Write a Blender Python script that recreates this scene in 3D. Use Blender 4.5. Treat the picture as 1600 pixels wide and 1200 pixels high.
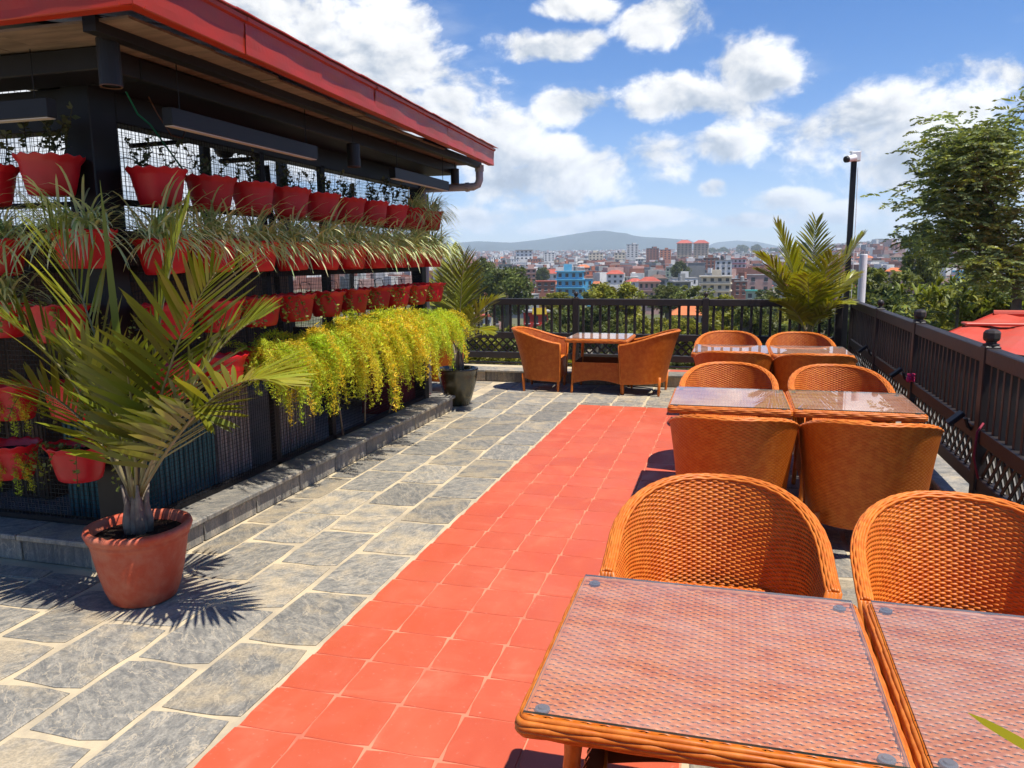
import bpy, math, random
import numpy as np
from math import sin, cos, pi, radians as rad, atan2, asin, sqrt
random.seed(7); RNG = np.random.default_rng(11)
scene = bpy.context.scene
for _o in list(bpy.data.objects): bpy.data.objects.remove(_o)
COL = scene.collection

# ------------------------------------------------------------------ camera
EYE = np.array([0.0, 0.0, 1.7])
FPX, PITCH, YAW, ROLL = 1215.0, rad(8.985), rad(15.912), rad(-0.55)      # focal length in pixels of a 1600 px wide frame
def _basis():
    c, s = cos(PITCH), sin(PITCH)
    R = np.array([1, 0, 0.]); F = np.array([0, c, -s]); U = np.array([0, s, c])
    cr, sr = cos(ROLL), sin(ROLL)
    R, U = cr*R + sr*U, -sr*R + cr*U
    M = np.array([[cos(YAW), -sin(YAW), 0], [sin(YAW), cos(YAW), 0], [0, 0, 1]])
    return M @ R, M @ F, M @ U
CR, CF, CU = _basis()
cam_d = bpy.data.cameras.new('camera'); cam = bpy.data.objects.new('camera', cam_d); COL.objects.link(cam)
cam_d.sensor_width = 36.0; cam_d.lens = FPX/1600*36.0; cam_d.clip_start = 0.05; cam_d.clip_end = 30000
from mathutils import Matrix, Vector
cam.matrix_world = Matrix(((CR[0], CU[0], -CF[0], EYE[0]), (CR[1], CU[1], -CF[1], EYE[1]), (CR[2], CU[2], -CF[2], EYE[2]), (0, 0, 0, 1)))
scene.camera = cam
def ray(px, py): return (px-800)*CR + FPX*CF - (py-600)*CU
def at_y(px, py, y): d = ray(px, py); return EYE + d*(y/d[1])
def at_x(px, py, x): d = ray(px, py); return EYE + d*(x/d[0])
def at_z(px, py, z): d = ray(px, py); return EYE + d*((z-EYE[2])/d[2])
def at_d(px, py, dist):                                                     # a point at a horizontal distance from the terrace
    d = ray(px, py); return EYE + d*(dist/math.hypot(d[0], d[1]))

# ------------------------------------------------------------------ light
SUN_TO = np.array([0.37, -0.13, 1.0]); SUN_TO /= np.linalg.norm(SUN_TO)     # towards the sun
sun_d = bpy.data.lights.new('sun', 'SUN'); sun_d.energy = 4.9; sun_d.angle = rad(0.53); sun_d.color = (1.0, 0.95, 0.87)
sun = bpy.data.objects.new('sun', sun_d); COL.objects.link(sun)
sun.rotation_euler = Vector(SUN_TO).to_track_quat('Z', 'Y').to_euler(); sun.location = (3, -2, 20)
SKY_STRENGTH = 0.082
CLOUD_LUM = 0.66
scene.view_settings.view_transform = 'Standard'; scene.view_settings.look = 'None'
scene.view_settings.exposure = 0.6; scene.view_settings.gamma = 1.0
scene.render.engine = 'CYCLES'
cy = scene.cycles
cy.use_denoising = True; cy.max_bounces = 7; cy.diffuse_bounces = 3; cy.glossy_bounces = 3; cy.transmission_bounces = 4
cy.transparent_max_bounces = 16; cy.volume_bounces = 2; cy.caustics_reflective = False; cy.caustics_refractive = False
cy.sample_clamp_indirect = 6.0
try: cy.denoiser = 'OPENIMAGEDENOISE'
except Exception: pass

# ------------------------------------------------------------------ node helper
class NT:
    def __init__(s, tree): s.t = tree; s.n = tree.nodes; s.l = tree.links
    def add(s, typ, **kw):
        nd = s.n.new(typ)
        for k, v in kw.items(): setattr(nd, k, v)
        return nd
    def set(s, sock, v):
        if v is None: return
        if hasattr(v, 'is_output') or isinstance(v, bpy.types.NodeSocket): s.l.new(v, sock)
        else: sock.default_value = v
    def math(s, op, a, b=None, c=None, clamp=False):
        nd = s.add('ShaderNodeMath', operation=op, use_clamp=clamp)
        s.set(nd.inputs[0], a)
        if b is not None: s.set(nd.inputs[1], b)
        if c is not None: s.set(nd.inputs[2], c)
        return nd.outputs[0]
    def vmath(s, op, a, b=None, scale=None):
        nd = s.add('ShaderNodeVectorMath', operation=op); s.set(nd.inputs[0], a)
        if b is not None: s.set(nd.inputs[1], b)
        if scale is not None: s.set(nd.inputs['Scale'], scale)
        return nd.outputs[0]
    def mix(s, f, a, b, mode='MIX'):
        nd = s.add('ShaderNodeMix', data_type='RGBA', blend_type=mode)
        s.set(nd.inputs[0], f); s.set(nd.inputs[6], c4(a)); s.set(nd.inputs[7], c4(b)); return nd.outputs[2]
    def smooth(s, v, lo, hi, a=0.0, b=1.0):
        nd = s.add('ShaderNodeMapRange', interpolation_type='SMOOTHSTEP', clamp=True)
        s.set(nd.inputs[0], v); nd.inputs[1].default_value = lo; nd.inputs[2].default_value = hi
        nd.inputs[3].default_value = a; nd.inputs[4].default_value = b; return nd.outputs[0]
    def noise(s, vec, scale, detail=3, rough=0.5, dist=0.0, color=False):
        nd = s.add('ShaderNodeTexNoise'); nd.inputs['Scale'].default_value = scale; nd.inputs['Detail'].default_value = detail
        nd.inputs['Roughness'].default_value = rough; nd.inputs['Distortion'].default_value = dist
        if vec is not None: s.l.new(vec, nd.inputs['Vector'])
        return nd.outputs['Color' if color else 'Fac']
def c4(c):
    if isinstance(c, (tuple, list)): return tuple(c) + (1.0,) if len(c) == 3 else tuple(c)
    return c

# ------------------------------------------------------------------ sky: daylight with cumulus
world = bpy.data.worlds.new('World'); scene.world = world; world.use_nodes = True
def build_sky():
    t = NT(world.node_tree); t.n.clear()
    out = t.add('ShaderNodeOutputWorld'); bg = t.add('ShaderNodeBackground'); t.l.new(bg.outputs[0], out.inputs[0])
    sk = t.add('ShaderNodeTexSky', sky_type='NISHITA'); sk.sun_disc = False
    sk.sun_elevation = asin(SUN_TO[2]); sk.sun_rotation = atan2(SUN_TO[0], SUN_TO[1]); sk.altitude = 1300
    sk.air_density = 1.0; sk.dust_density = 0.4; sk.ozone_density = 1.6
    base = t.vmath('SCALE', sk.outputs[0], scale=SKY_STRENGTH)
    d = t.add('ShaderNodeTexCoord').outputs['Generated']
    sep = t.add('ShaderNodeSeparateXYZ'); t.l.new(d, sep.inputs[0])
    X, Y, Z = sep.outputs
    az = t.math('ARCTAN2', X, Y); el = t.math('ARCSINE', Z)
    # noise space: flattened layers near the horizon
    cmb = t.add('ShaderNodeCombineXYZ'); t.l.new(t.math('MULTIPLY', az, 1.0), cmb.inputs[0]); t.l.new(t.math('MULTIPLY', el, 1.35), cmb.inputs[1])
    p = cmb.outputs[0]
    blobs = [(500,110,170,150),(610,60,100,110),(700,185,110,90),(640,160,120,110),(420,40,160,110),(780,215,80,60),(250,250,260,200),(40,200,200,200),
             (885,165,70,38),(845,72,95,26),(1035,38,70,40),(905,8,75,24),(1185,112,100,58),(1085,150,120,40),(1175,200,80,48),(1120,225,60,36),
             (1035,250,70,42),(930,275,90,45),(830,300,120,45),(870,240,70,34),(1330,225,120,60),(1395,180,80,55),(1460,170,70,55),(1530,135,55,45),(1510,250,120,95),
             (1400,265,120,40),(1240,312,70,20),(1115,296,26,18),(1000,338,120,16),(760,345,90,26),(880,352,150,16),(1330,330,120,20),(1180,345,110,14),(1500,340,120,24)]
    B = None; SW = SD = None
    for (px, py, rx, ry) in blobs:
        v = ray(px, py); v = v/np.linalg.norm(v)
        a0, e0 = atan2(v[0], v[1]), asin(v[2]); ra, re = rx/FPX*0.95, ry/FPX
        da = t.math('MULTIPLY', t.math('SUBTRACT', az, a0), 1/ra); de = t.math('MULTIPLY', t.math('SUBTRACT', el, e0), 1/re)
        q = t.math('SUBTRACT', 1.0, t.math('MULTIPLY_ADD', da, da, t.math('MULTIPLY', de, de)))
        B = q if B is None else t.math('SMOOTH_MAX', B, q, 0.3)
        w = t.math('MAXIMUM', q, 0.0); SW = w if SW is None else t.math('ADD', SW, w)
        SD = t.math('MULTIPLY', w, de) if SD is None else t.math('MULTIPLY_ADD', w, de, SD)
    S = t.math('DIVIDE', SD, t.math('ADD', SW, 0.05))
    B = t.math('MAXIMUM', B, -1.3)
    # clouds elsewhere in the sky
    G = t.math('MULTIPLY', t.math('SUBTRACT', t.noise(p, 2.3, 2, 0.5), 0.67), 6.0)
    B = t.math('MAXIMUM', B, t.math('MINIMUM', G, 0.6))
    warp = t.vmath('SCALE', t.vmath('SUBTRACT', t.noise(p, 6.0, 3, 0.5, color=True), (0.5, 0.5, 0.5)), scale=0.07)
    w0 = t.vmath('ADD', p, warp)
    n0 = t.noise(w0, 10.0, 11, 0.61); l0 = t.noise(w0, 9.0, 4, 0.5); l1 = t.noise(t.vmath('ADD', w0, (0.020, 0.034, 0.0)), 9.0, 4, 0.5)
    n1 = t.noise(t.vmath('ADD', w0, (0.006, 0.011, 0.0)), 10.0, 11, 0.61)
    dens = t.math('ADD', t.math('MULTIPLY', B, 0.62), t.math('MULTIPLY', t.math('SUBTRACT', n0, 0.5), 2.9))
    alpha = t.smooth(dens, -0.02, 0.50)
    thin = t.smooth(t.math('ADD', t.noise(t.vmath('MULTIPLY', p, (1, 2.2, 1)), 4.5, 7, 0.6), t.math('MULTIPLY', B, 0.08)), 0.50, 0.78, 0.0, 0.22)
    alpha = t.math('MAXIMUM', alpha, thin)
    emb = t.math('ADD', t.math('MULTIPLY', t.math('SUBTRACT', l0, l1), 1.1), t.math('MULTIPLY', t.math('SUBTRACT', n0, n1), 1.1))
    lum = t.math('ADD', CLOUD_LUM, emb)
    low = t.smooth(S, -0.75, 0.45, 0.20, 0.0)
    core = t.math('MULTIPLY', t.smooth(dens, 0.25, 1.0), low)
    lum = t.math('MINIMUM', t.math('MAXIMUM', t.math('SUBTRACT', lum, core), 0.36), 0.80)
    ccol = t.mix(t.smooth(lum, 0.38, 0.66), (0.76, 0.86, 1.0), (1.0, 0.995, 0.985))
    ccol = t.vmath('SCALE', ccol, scale=lum)
    hs = t.add('ShaderNodeHueSaturation'); t.l.new(base, hs.inputs['Color']); hs.inputs['Saturation'].default_value = 1.45
    col = t.mix(alpha, t.mix(1.0, hs.outputs[0], (0.98, 0.98, 1.20), 'MULTIPLY'), ccol)
    t.l.new(col, bg.inputs[0]); bg.inputs[1].default_value = 1.0
build_sky()

# ------------------------------------------------------------------ mesh helpers
def tag(o, label=None, cat=None, group=None, kind=None):
    if label: o['label'] = label
    if cat: o['category'] = cat
    if group: o['group'] = group
    if kind: o['kind'] = kind
    return o
def empty(name, loc=(0, 0, 0), rz=0.0, label=None, cat=None, group=None, kind=None):
    o = bpy.data.objects.new(name, None); COL.objects.link(o); o.location = loc; o.rotation_euler = (0, 0, rz); o.empty_display_size = 0.1
    return tag(o, label, cat, group, kind)
def mesh(name, V, F, mats, mi=None, tint=None, smooth=False):
    me = bpy.data.meshes.new(name)
    V = np.asarray(V, dtype=np.float32).reshape(-1, 3)
    if isinstance(F, np.ndarray) and F.ndim == 2:
        nf, k = F.shape
        me.vertices.add(len(V)); me.vertices.foreach_set('co', V.ravel())
        me.loops.add(nf*k); me.loops.foreach_set('vertex_index', F.astype(np.int32).ravel())
        me.polygons.add(nf); me.polygons.foreach_set('loop_start', np.arange(0, nf*k, k, dtype=np.int32))
        me.update(calc_edges=True)
    else:
        me.from_pydata(V.tolist(), [], F); me.update()
    nf = len(me.polygons)
    for m in (mats if isinstance(mats, (list, tuple)) else [mats]): me.materials.append(m)
    if mi is not None: me.polygons.foreach_set('material_index', np.asarray(mi, dtype=np.int32))
    if tint is not None:
        a = me.attributes.new('tint', 'FLOAT_COLOR', 'FACE')
        tt = np.ones((nf, 4), dtype=np.float32); tt[:, :3] = np.asarray(tint, dtype=np.float32).reshape(nf, -1)[:, :3] if np.ndim(tint) > 1 else np.asarray(tint, dtype=np.float32)[:, None]
        a.data.foreach_set('color', tt.ravel())
    if smooth: me.polygons.foreach_set('use_smooth', np.ones(nf, dtype=bool))
    return me
def put(name, me, parent=None, loc=None, rz=None, scale=None):
    o = bpy.data.objects.new(name, me); COL.objects.link(o)
    if parent is not None: o.parent = parent
    if loc is not None: o.location = loc
    if rz is not None: o.rotation_euler = (0, 0, rz)
    if scale is not None: o.scale = (scale,)*3 if np.isscalar(scale) else scale
    return o
def copy_tree(o, parent=None):
    c = o.copy(); COL.objects.link(c); c.parent = parent
    for ch in o.children:
        if ch is not c: copy_tree(ch, c)
    return c
class MB:
    """collects faces of one mesh"""
    def __init__(s): s.v = []; s.f = []; s.t = []; s.m = []
    def face(s, pts, tint=None, m=0):
        b = len(s.v); s.v += [tuple(map(float, p)) for p in pts]; s.f.append(tuple(range(b, b+len(pts)))); s.t.append(tint or (1, 1, 1)); s.m.append(m)
    def grid(s, rows, closed=False, tint=None, m=0):
        b = len(s.v); n = len(rows[0])
        for r in rows: s.v += [tuple(map(float, p)) for p in r]
        for i in range(len(rows)-1):
            for j in range(n if closed else n-1):
                k = (j+1) % n
                s.f.append((b+i*n+j, b+i*n+k, b+(i+1)*n+k, b+(i+1)*n+j)); s.t.append(tint or (1, 1, 1)); s.m.append(m)
        return b
    def cap(s, b, n, flip=False, tint=None, m=0):
        s.f.append(tuple(range(b, b+n))[::-1] if flip else tuple(range(b, b+n))); s.t.append(tint or (1, 1, 1)); s.m.append(m)
    def box(s, lo, hi, bev=0.0, m=0, rot=None, tint=None):
        lo = np.array(lo, float); hi = np.array(hi, float); c = (lo+hi)/2; h = (hi-lo)/2
        b = len(s.v)
        if bev <= 0:
            P = [(sx*h[0], sy*h[1], sz*h[2]) for sz in (-1, 1) for sx, sy in ((-1, -1), (1, -1), (1, 1), (-1, 1))]
            Fs = [(0, 3, 2, 1), (4, 5, 6, 7), (0, 1, 5, 4), (1, 2, 6, 5), (2, 3, 7, 6), (3, 0, 4, 7)]
        else:
            bv = min(bev, *(h*0.9)); P = []
            for sz, inset in ((-1, 1), (-1, 0), (1, 0), (1, 1)):
                zz = sz*(h[2] if inset else h[2]-bv); k = bv if inset else 0
                hx, hy = h[0]-k, h[1]-k
                P += [(-hx+bv, -hy, zz), (hx-bv, -hy, zz), (hx, -hy+bv, zz), (hx, hy-bv, zz), (hx-bv, hy, zz), (-hx+bv, hy, zz), (-hx, hy-bv, zz), (-hx, -hy+bv, zz)]
            Fs = [tuple(range(7, -1, -1)), tuple(range(24, 32))]
            for r in range(3):
                for j in range(8): k = (j+1) % 8; Fs.append((r*8+j, r*8+k, r*8+8+k, r*8+8+j))
        P = np.array(P)
        if rot is not None: P = P @ np.array(rot).T
        s.v += [tuple(q) for q in (P+c)]
        for f in Fs: s.f.append(tuple(b+i for i in f)); s.t.append(tint or (1, 1, 1)); s.m.append(m)
        return s
    def tube(s, pts, r, n=8, caps=True, tint=None, m=0):
        pts = [np.array(p, float) for p in pts]; rr = r if isinstance(r, (list, tuple, np.ndarray)) else [r]*len(pts)
        prev = None; rows = []
        for i, p in enumerate(pts):
            t = pts[min(i+1, len(pts)-1)] - pts[max(i-1, 0)]; t = t/(np.linalg.norm(t)+1e-12)
            if prev is None:
                a = np.array([0, 0, 1.]) if abs(t[2]) < 0.9 else np.array([1., 0, 0]); u = np.cross(a, t)
            else: u = prev - t*np.dot(prev, t)
            u /= np.linalg.norm(u)+1e-12; prev = u; w = np.cross(t, u)
            rows.append([p + rr[i]*(u*cos(2*pi*k/n) + w*sin(2*pi*k/n)) for k in range(n)])
        b = s.grid(rows, closed=True, tint=tint, m=m)
        if caps: s.cap(b, n, True, tint, m); s.cap(b+(len(rows)-1)*n, n, False, tint, m)
        return s
    def lathe(s, prof, n=24, c=(0, 0, 0), closed_bottom=True, fn=None, m=0, tint=None, top=False):
        rows = []
        for (r, z) in prof:
            row = []
            for k in range(n):
                a = 2*pi*k/n; rr, zz = (r, z) if fn is None else fn(r, z, a)
                rx, ry = rr if isinstance(rr, tuple) else (rr, rr)
                row.append((c[0]+rx*cos(a), c[1]+ry*sin(a), c[2]+zz))
            rows.append(row)
        b = s.grid(rows, closed=True, m=m, tint=tint)
        if closed_bottom: s.cap(b, n, True, m=m, tint=tint)
        if top: s.cap(b+(len(rows)-1)*n, n, m=m, tint=tint)
        return s
    def me(s, name, mats, smooth=False, tinted=False):
        return mesh(name, s.v, s.f, mats, s.m if isinstance(mats, (list, tuple)) else None, s.t if tinted else None, smooth)
    def put(s, name, mats, parent=None, smooth=False, tinted=False, **kw): return put(name, s.me(name, mats, smooth, tinted), parent, **kw)
def lerp(a, b, t): return a + (b-a)*t
def sm(x): x = min(max(x, 0.0), 1.0); return x*x*(3-2*x)
ORD = ['first', 'second', 'third', 'fourth', 'fifth', 'sixth', 'seventh', 'eighth', 'ninth', 'tenth', 'eleventh', 'twelfth']

# ------------------------------------------------------------------ materials
def srgb(r, g, b):
    f = lambda c: (c/255/12.92) if c/255 <= 0.04045 else ((c/255+0.055)/1.055)**2.4
    return (f(r), f(g), f(b))
def pmat(name, color, rough=0.6, spec=0.5, metal=0.0, var=0.0, vscale=6.0, vcol=None, bump=0.0, bscale=40.0, objvar=0.0, tint=False, coat=0.0, stretch=None):
    m = bpy.data.materials.new(name); m.use_nodes = True; t = NT(m.node_tree); b = t.n['Principled BSDF']
    b.inputs['Roughness'].default_value = rough; b.inputs['Specular IOR Level'].default_value = spec; b.inputs['Metallic'].default_value = metal
    if coat: b.inputs['Coat Weight'].default_value = coat; b.inputs['Coat Roughness'].default_value = 0.15
    co = t.add('ShaderNodeTexCoord').outputs['Object']
    if stretch: co = t.vmath('MULTIPLY', co, stretch)
    oi = t.add('ShaderNodeObjectInfo').outputs['Random']
    off = t.add('ShaderNodeCombineXYZ'); t.l.new(t.math('MULTIPLY', oi, 37.0), off.inputs[0]); t.l.new(t.math('MULTIPLY', oi, 91.0), off.inputs[1])
    co = t.vmath('ADD', co, off.outputs[0])
    c = c4(color)
    if var or vcol:
        n = t.noise(co, vscale, 5, 0.6)
        c2 = vcol if vcol else tuple(x*(1-var) for x in color)
        c = t.mix(t.smooth(n, 0.35, 0.68), color, c2)
    if objvar:
        hs = t.add('ShaderNodeHueSaturation'); t.set(hs.inputs['Color'], c)
        t.l.new(t.math('ADD', 1-objvar, t.math('MULTIPLY', oi, 2*objvar)), hs.inputs['Value']); c = hs.outputs[0]
    if tint:
        at = t.add('ShaderNodeAttribute', attribute_name='tint'); c = t.mix(1.0, c, at.outputs['Color'], 'MULTIPLY')
    t.set(b.inputs['Base Color'], c)
    if bump:
        bp = t.add('ShaderNodeBump'); bp.inputs['Strength'].default_value = bump; bp.inputs['Distance'].default_value = 0.01
        t.l.new(t.noise(co, bscale, 4, 0.6), bp.inputs['Height']); t.l.new(bp.outputs[0], b.inputs['Normal'])
    return m
def leafmat(name, color, trans=0.35, rough=0.45, spec=0.4, objvar=0.1, tcol=None):
    m = bpy.data.materials.new(name); m.use_nodes = True; t = NT(m.node_tree); b = t.n['Principled BSDF']; out = t.n['Material Output']
    at = t.add('ShaderNodeAttribute', attribute_name='tint')
    oi = t.add('ShaderNodeObjectInfo').outputs['Random']
    hs = t.add('ShaderNodeHueSaturation'); hs.inputs['Color'].default_value = c4(color)
    t.l.new(t.math('ADD', 1-objvar, t.math('MULTIPLY', oi, 2*objvar)), hs.inputs['Value'])
    c = t.mix(1.0, hs.outputs[0], at.outputs['Color'], 'MULTIPLY')
    t.set(b.inputs['Base Color'], c); b.inputs['Roughness'].default_value = rough; b.inputs['Specular IOR Level'].default_value = spec
    tr = t.add('ShaderNodeBsdfTranslucent'); t.set(tr.inputs[0], t.mix(1.0, c, tcol or (1.25, 1.2, 0.5), 'MULTIPLY'))
    mx = t.add('ShaderNodeMixShader'); mx.inputs[0].default_value = trans
    t.l.new(b.outputs[0], mx.inputs[1]); t.l.new(tr.outputs[0], mx.inputs[2]); t.l.new(mx.outputs[0], out.inputs[0])
    return m
def glassmat(name, tintc=(0.93, 0.97, 0.95), dust=0.06):
    m = bpy.data.materials.new(name); m.use_nodes = True; t = NT(m.node_tree); t.n.remove(t.n['Principled BSDF']); out = t.n['Material Output']
    tr = t.add('ShaderNodeBsdfTransparent'); tr.inputs[0].default_value = c4(tintc)
    gl = t.add('ShaderNodeBsdfGlossy'); gl.inputs['Roughness'].default_value = 0.015
    fr = t.add('ShaderNodeFresnel'); fr.inputs[0].default_value = 1.5
    r2 = t.math('DIVIDE', t.math('MULTIPLY', fr.outputs[0], 2.0), t.math('ADD', fr.outputs[0], 1.0))      # both faces of the pane reflect
    mx = t.add('ShaderNodeMixShader'); t.l.new(r2, mx.inputs[0]); t.l.new(tr.outputs[0], mx.inputs[1]); t.l.new(gl.outputs[0], mx.inputs[2])
    df = t.add('ShaderNodeBsdfDiffuse'); df.inputs[0].default_value = (0.80, 0.70, 0.62, 1)
    co = t.add('ShaderNodeTexCoord').outputs['Object']
    n = t.smooth(t.noise(t.vmath('MULTIPLY', co, (1, 2.2, 1)), 5.0, 6, 0.65), 0.3, 0.75, dust*0.5, dust*1.6)
    m2 = t.add('ShaderNodeMixShader'); t.l.new(n, m2.inputs[0]); t.l.new(mx.outputs[0], m2.inputs[1]); t.l.new(df.outputs[0], m2.inputs[2])
    t.l.new(m2.outputs[0], out.inputs[0]); return m
def slatemat():
    m = bpy.data.materials.new('slate'); m.use_nodes = True; t = NT(m.node_tree); b = t.n['Principled BSDF']
    oi = t.add('ShaderNodeObjectInfo').outputs['Random']
    off = t.add('ShaderNodeCombineXYZ'); t.l.new(t.math('MULTIPLY', oi, 53.0), off.inputs[0]); t.l.new(t.math('MULTIPLY', oi, 17.0), off.inputs[1])
    co = t.vmath('ADD', t.add('ShaderNodeTexCoord').outputs['Object'], off.outputs[0])
    rot = t.add('ShaderNodeVectorRotate', rotation_type='Z_AXIS'); t.l.new(co, rot.inputs[0]); t.l.new(t.math('MULTIPLY', oi, 6.0), rot.inputs['Angle'])
    st = t.vmath('MULTIPLY', rot.outputs[0], (5.0, 11.0, 1.0))
    n1 = t.noise(st, 2.2, 10, 0.75, 0.5); n2 = t.noise(co, 5.0, 6, 0.6); n3 = t.noise(co, 95.0, 3, 0.6)
    c = t.mix(t.smooth(n1, 0.34, 0.66), (0.120, 0.124, 0.124), (0.30, 0.285, 0.25))
    c = t.mix(t.smooth(t.math('ADD', n2, t.math('MULTIPLY', t.math('SUBTRACT', oi, 0.5), 0.22)), 0.48, 0.70, 0, 0.8), c, (0.40, 0.335, 0.23))
    c = t.mix(t.smooth(t.noise(st, 2.4, 8, 0.7, 1.5), 0.60, 0.70, 0, 0.75), c, (0.50, 0.42, 0.29))
    c = t.mix(t.smooth(n3, 0.40, 0.62, 0.0, 0.35), c, (0.085, 0.087, 0.083))
    nv = t.noise(t.vmath('MULTIPLY', rot.outputs[0], (2.0, 5.0, 1.0)), 1.3, 6, 0.6, 1.6)
    vein = t.smooth(t.math('ABSOLUTE', t.math('SUBTRACT', nv, 0.5)), 0.0, 0.016, 0.55, 0.0)
    c = t.mix(vein, c, (0.46, 0.40, 0.30))
    hs = t.add('ShaderNodeHueSaturation'); t.set(hs.inputs['Color'], c); t.l.new(t.math('ADD', 0.82, t.math('MULTIPLY', t.math('FRACT', t.math('MULTIPLY', oi, 7.3)), 0.42)), hs.inputs['Value'])
    t.set(b.inputs['Base Color'], t.mix(1.0, hs.outputs[0], (1.05, 1.0, 0.92), 'MULTIPLY')); b.inputs['Roughness'].default_value = 0.6
    bp = t.add('ShaderNodeBump'); bp.inputs['Strength'].default_value = 0.9; bp.inputs['Distance'].default_value = 0.006
    t.l.new(t.math('ADD', t.noise(st, 4.0, 7, 0.65, 0.6), t.math('MULTIPLY', n3, 0.35)), bp.inputs['Height']); t.l.new(bp.outputs[0], b.inputs['Normal'])
    return m
def tilemat():
    m = bpy.data.materials.new('red_tile'); m.use_nodes = True; t = NT(m.node_tree); b = t.n['Principled BSDF']
    oi = t.add('ShaderNodeObjectInfo').outputs['Random']
    g = t.add('ShaderNodeNewGeometry').outputs['Position']
    n = t.noise(g, 1.7, 7, 0.62, 0.5); n2 = t.noise(t.vmath('MULTIPLY', g, (3, 1.6, 1)), 1.8, 6, 0.6, 0.6); n3 = t.noise(g, 60, 3, 0.6)
    c = t.mix(t.smooth(n, 0.35, 0.7), (0.49, 0.078, 0.032), (0.50, 0.098, 0.044))
    c = t.mix(t.smooth(n2, 0.54, 0.85, 0, 0.30), c, (0.62, 0.22, 0.125))
    c = t.mix(t.smooth(n3, 0.62, 0.8, 0, 0.35), c, (0.70, 0.36, 0.26))
    n4 = t.noise(t.vmath('MULTIPLY', g, (1.0, 3.2, 1)), 1.1, 8, 0.66, 1.2)
    c = t.mix(t.smooth(n4, 0.54, 0.78, 0, 0.30), c, (0.62, 0.24, 0.14))
    c = t.mix(t.smooth(t.noise(g, 7.0, 8, 0.72, 1.5), 0.60, 0.76, 0, 0.30), c, (0.34, 0.07, 0.042))
    hs = t.add('ShaderNodeHueSaturation'); t.set(hs.inputs['Color'], c); t.l.new(t.math('ADD', 0.95, t.math('MULTIPLY', oi, 0.12)), hs.inputs['Value'])
    t.set(b.inputs['Base Color'], hs.outputs[0]); t.l.new(t.smooth(n2, 0.3, 0.7, 0.45, 0.7), b.inputs['Roughness'])
    bp = t.add('ShaderNodeBump'); bp.inputs['Strength'].default_value = 0.12; bp.inputs['Distance'].default_value = 0.01
    t.l.new(n, bp.inputs['Height']); t.l.new(bp.outputs[0], b.inputs['Normal'])
    return m
M = {}
M['slate'] = slatemat(); M['tile'] = tilemat()
M['grout'] = pmat('cream_grout', (0.54, 0.44, 0.28), 0.9, 0.2, vcol=(0.36, 0.30, 0.21), vscale=3.2, bump=0.3, bscale=60)
M['tile_grout'] = pmat('pale_tile_grout', (0.64, 0.23, 0.135), 0.9, 0.2, vcol=(0.46, 0.13, 0.075), vscale=3)
M['wicker'] = pmat('orange_wicker', (0.50, 0.105, 0.008), 0.42, 0.32, vcol=(0.60, 0.165, 0.018), vscale=22.0, objvar=0.10)
M['wicker_rim'] = pmat('orange_wicker_rim', (0.60, 0.175, 0.022), 0.42, 0.35, vcol=(0.48, 0.11, 0.010), vscale=30.0, objvar=0.10)
M['table_gap_shade'] = pmat('table_gap_shade', (0.035, 0.010, 0.004), 0.8, 0.2)  # near-black backing that paints the shade between the tabletop strands
M['gap_shade'] = pmat('gap_shade_sheet', (0.17, 0.040, 0.008), 0.8, 0.2)  # darkened backing behind the weave, stands in for shade in its gaps
M['glass'] = glassmat('table_glass', dust=0.10)
M['glass_edge'] = pmat('green_glass_edge', (0.045, 0.10, 0.085), 0.15, 0.6)
M['pad'] = pmat('clear_rubber_pad', (0.09, 0.10, 0.13), 0.3, 0.5)
def basinmat():
    m = pmat('red_plastic', (0.80, 0.010, 0.030), 0.40, 0.95, vcol=(0.68, 0.014, 0.024), vscale=9, objvar=0.18)
    t = NT(m.node_tree); b = t.n['Principled BSDF']; out = t.n['Material Output']
    tr = t.add('ShaderNodeBsdfTranslucent'); tr.inputs[0].default_value = (0.95, 0.010, 0.022, 1)
    mx = t.add('ShaderNodeMixShader'); mx.inputs[0].default_value = 0.45
    t.l.new(b.outputs[0], mx.inputs[1]); t.l.new(tr.outputs[0], mx.inputs[2]); t.l.new(mx.outputs[0], out.inputs[0]); return m
M['basin'] = basinmat()
M['soil'] = pmat('dark_soil', (0.022, 0.015, 0.010), 0.95, 0.1, var=0.5, vscale=30, bump=0.8, bscale=60)
M['black'] = pmat('black_paint', (0.006, 0.006, 0.007), 0.5, 0.35, vcol=(0.010, 0.010, 0.012), vscale=3, objvar=0.1)
M['wire'] = pmat('black_wire', (0.012, 0.011, 0.011), 0.55, 0.3)
M['rail'] = pmat('dark_brown_paint', (0.024, 0.021, 0.022), 0.45, 0.28, vcol=(0.036, 0.026, 0.022), vscale=5, stretch=(1, 1, 1), objvar=0.12, bump=0.12, bscale=30)
M['fascia'] = pmat('red_sheet_metal', (0.38, 0.030, 0.010), 0.36, 0.28, vcol=(0.32, 0.034, 0.014), vscale=6, objvar=0.08)
M['roof'] = pmat('red_tin_roof', (0.45, 0.05, 0.03), 0.45, 0.5, vcol=(0.40, 0.07, 0.045), vscale=3)
M['roof_red'] = pmat('red_roof_sheet', (0.52, 0.06, 0.03), 0.5, 0.4, vcol=(0.46, 0.085, 0.05), vscale=1.2)
M['soffit'] = pmat('plywood_soffit', (0.20, 0.15, 0.11), 0.7, 0.3, vcol=(0.12, 0.09, 0.065), vscale=3, stretch=(1, 6, 1), objvar=0.15)
M['terracotta'] = pmat('red_painted_clay', (0.46, 0.070, 0.028), 0.55, 0.35, vcol=(0.50, 0.15, 0.08), vscale=9, bump=0.6, bscale=26)
M['ceramic'] = pmat('dark_green_glaze', (0.035, 0.034, 0.012), 0.22, 0.6, vcol=(0.085, 0.065, 0.020), vscale=9, coat=0.4)
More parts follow.
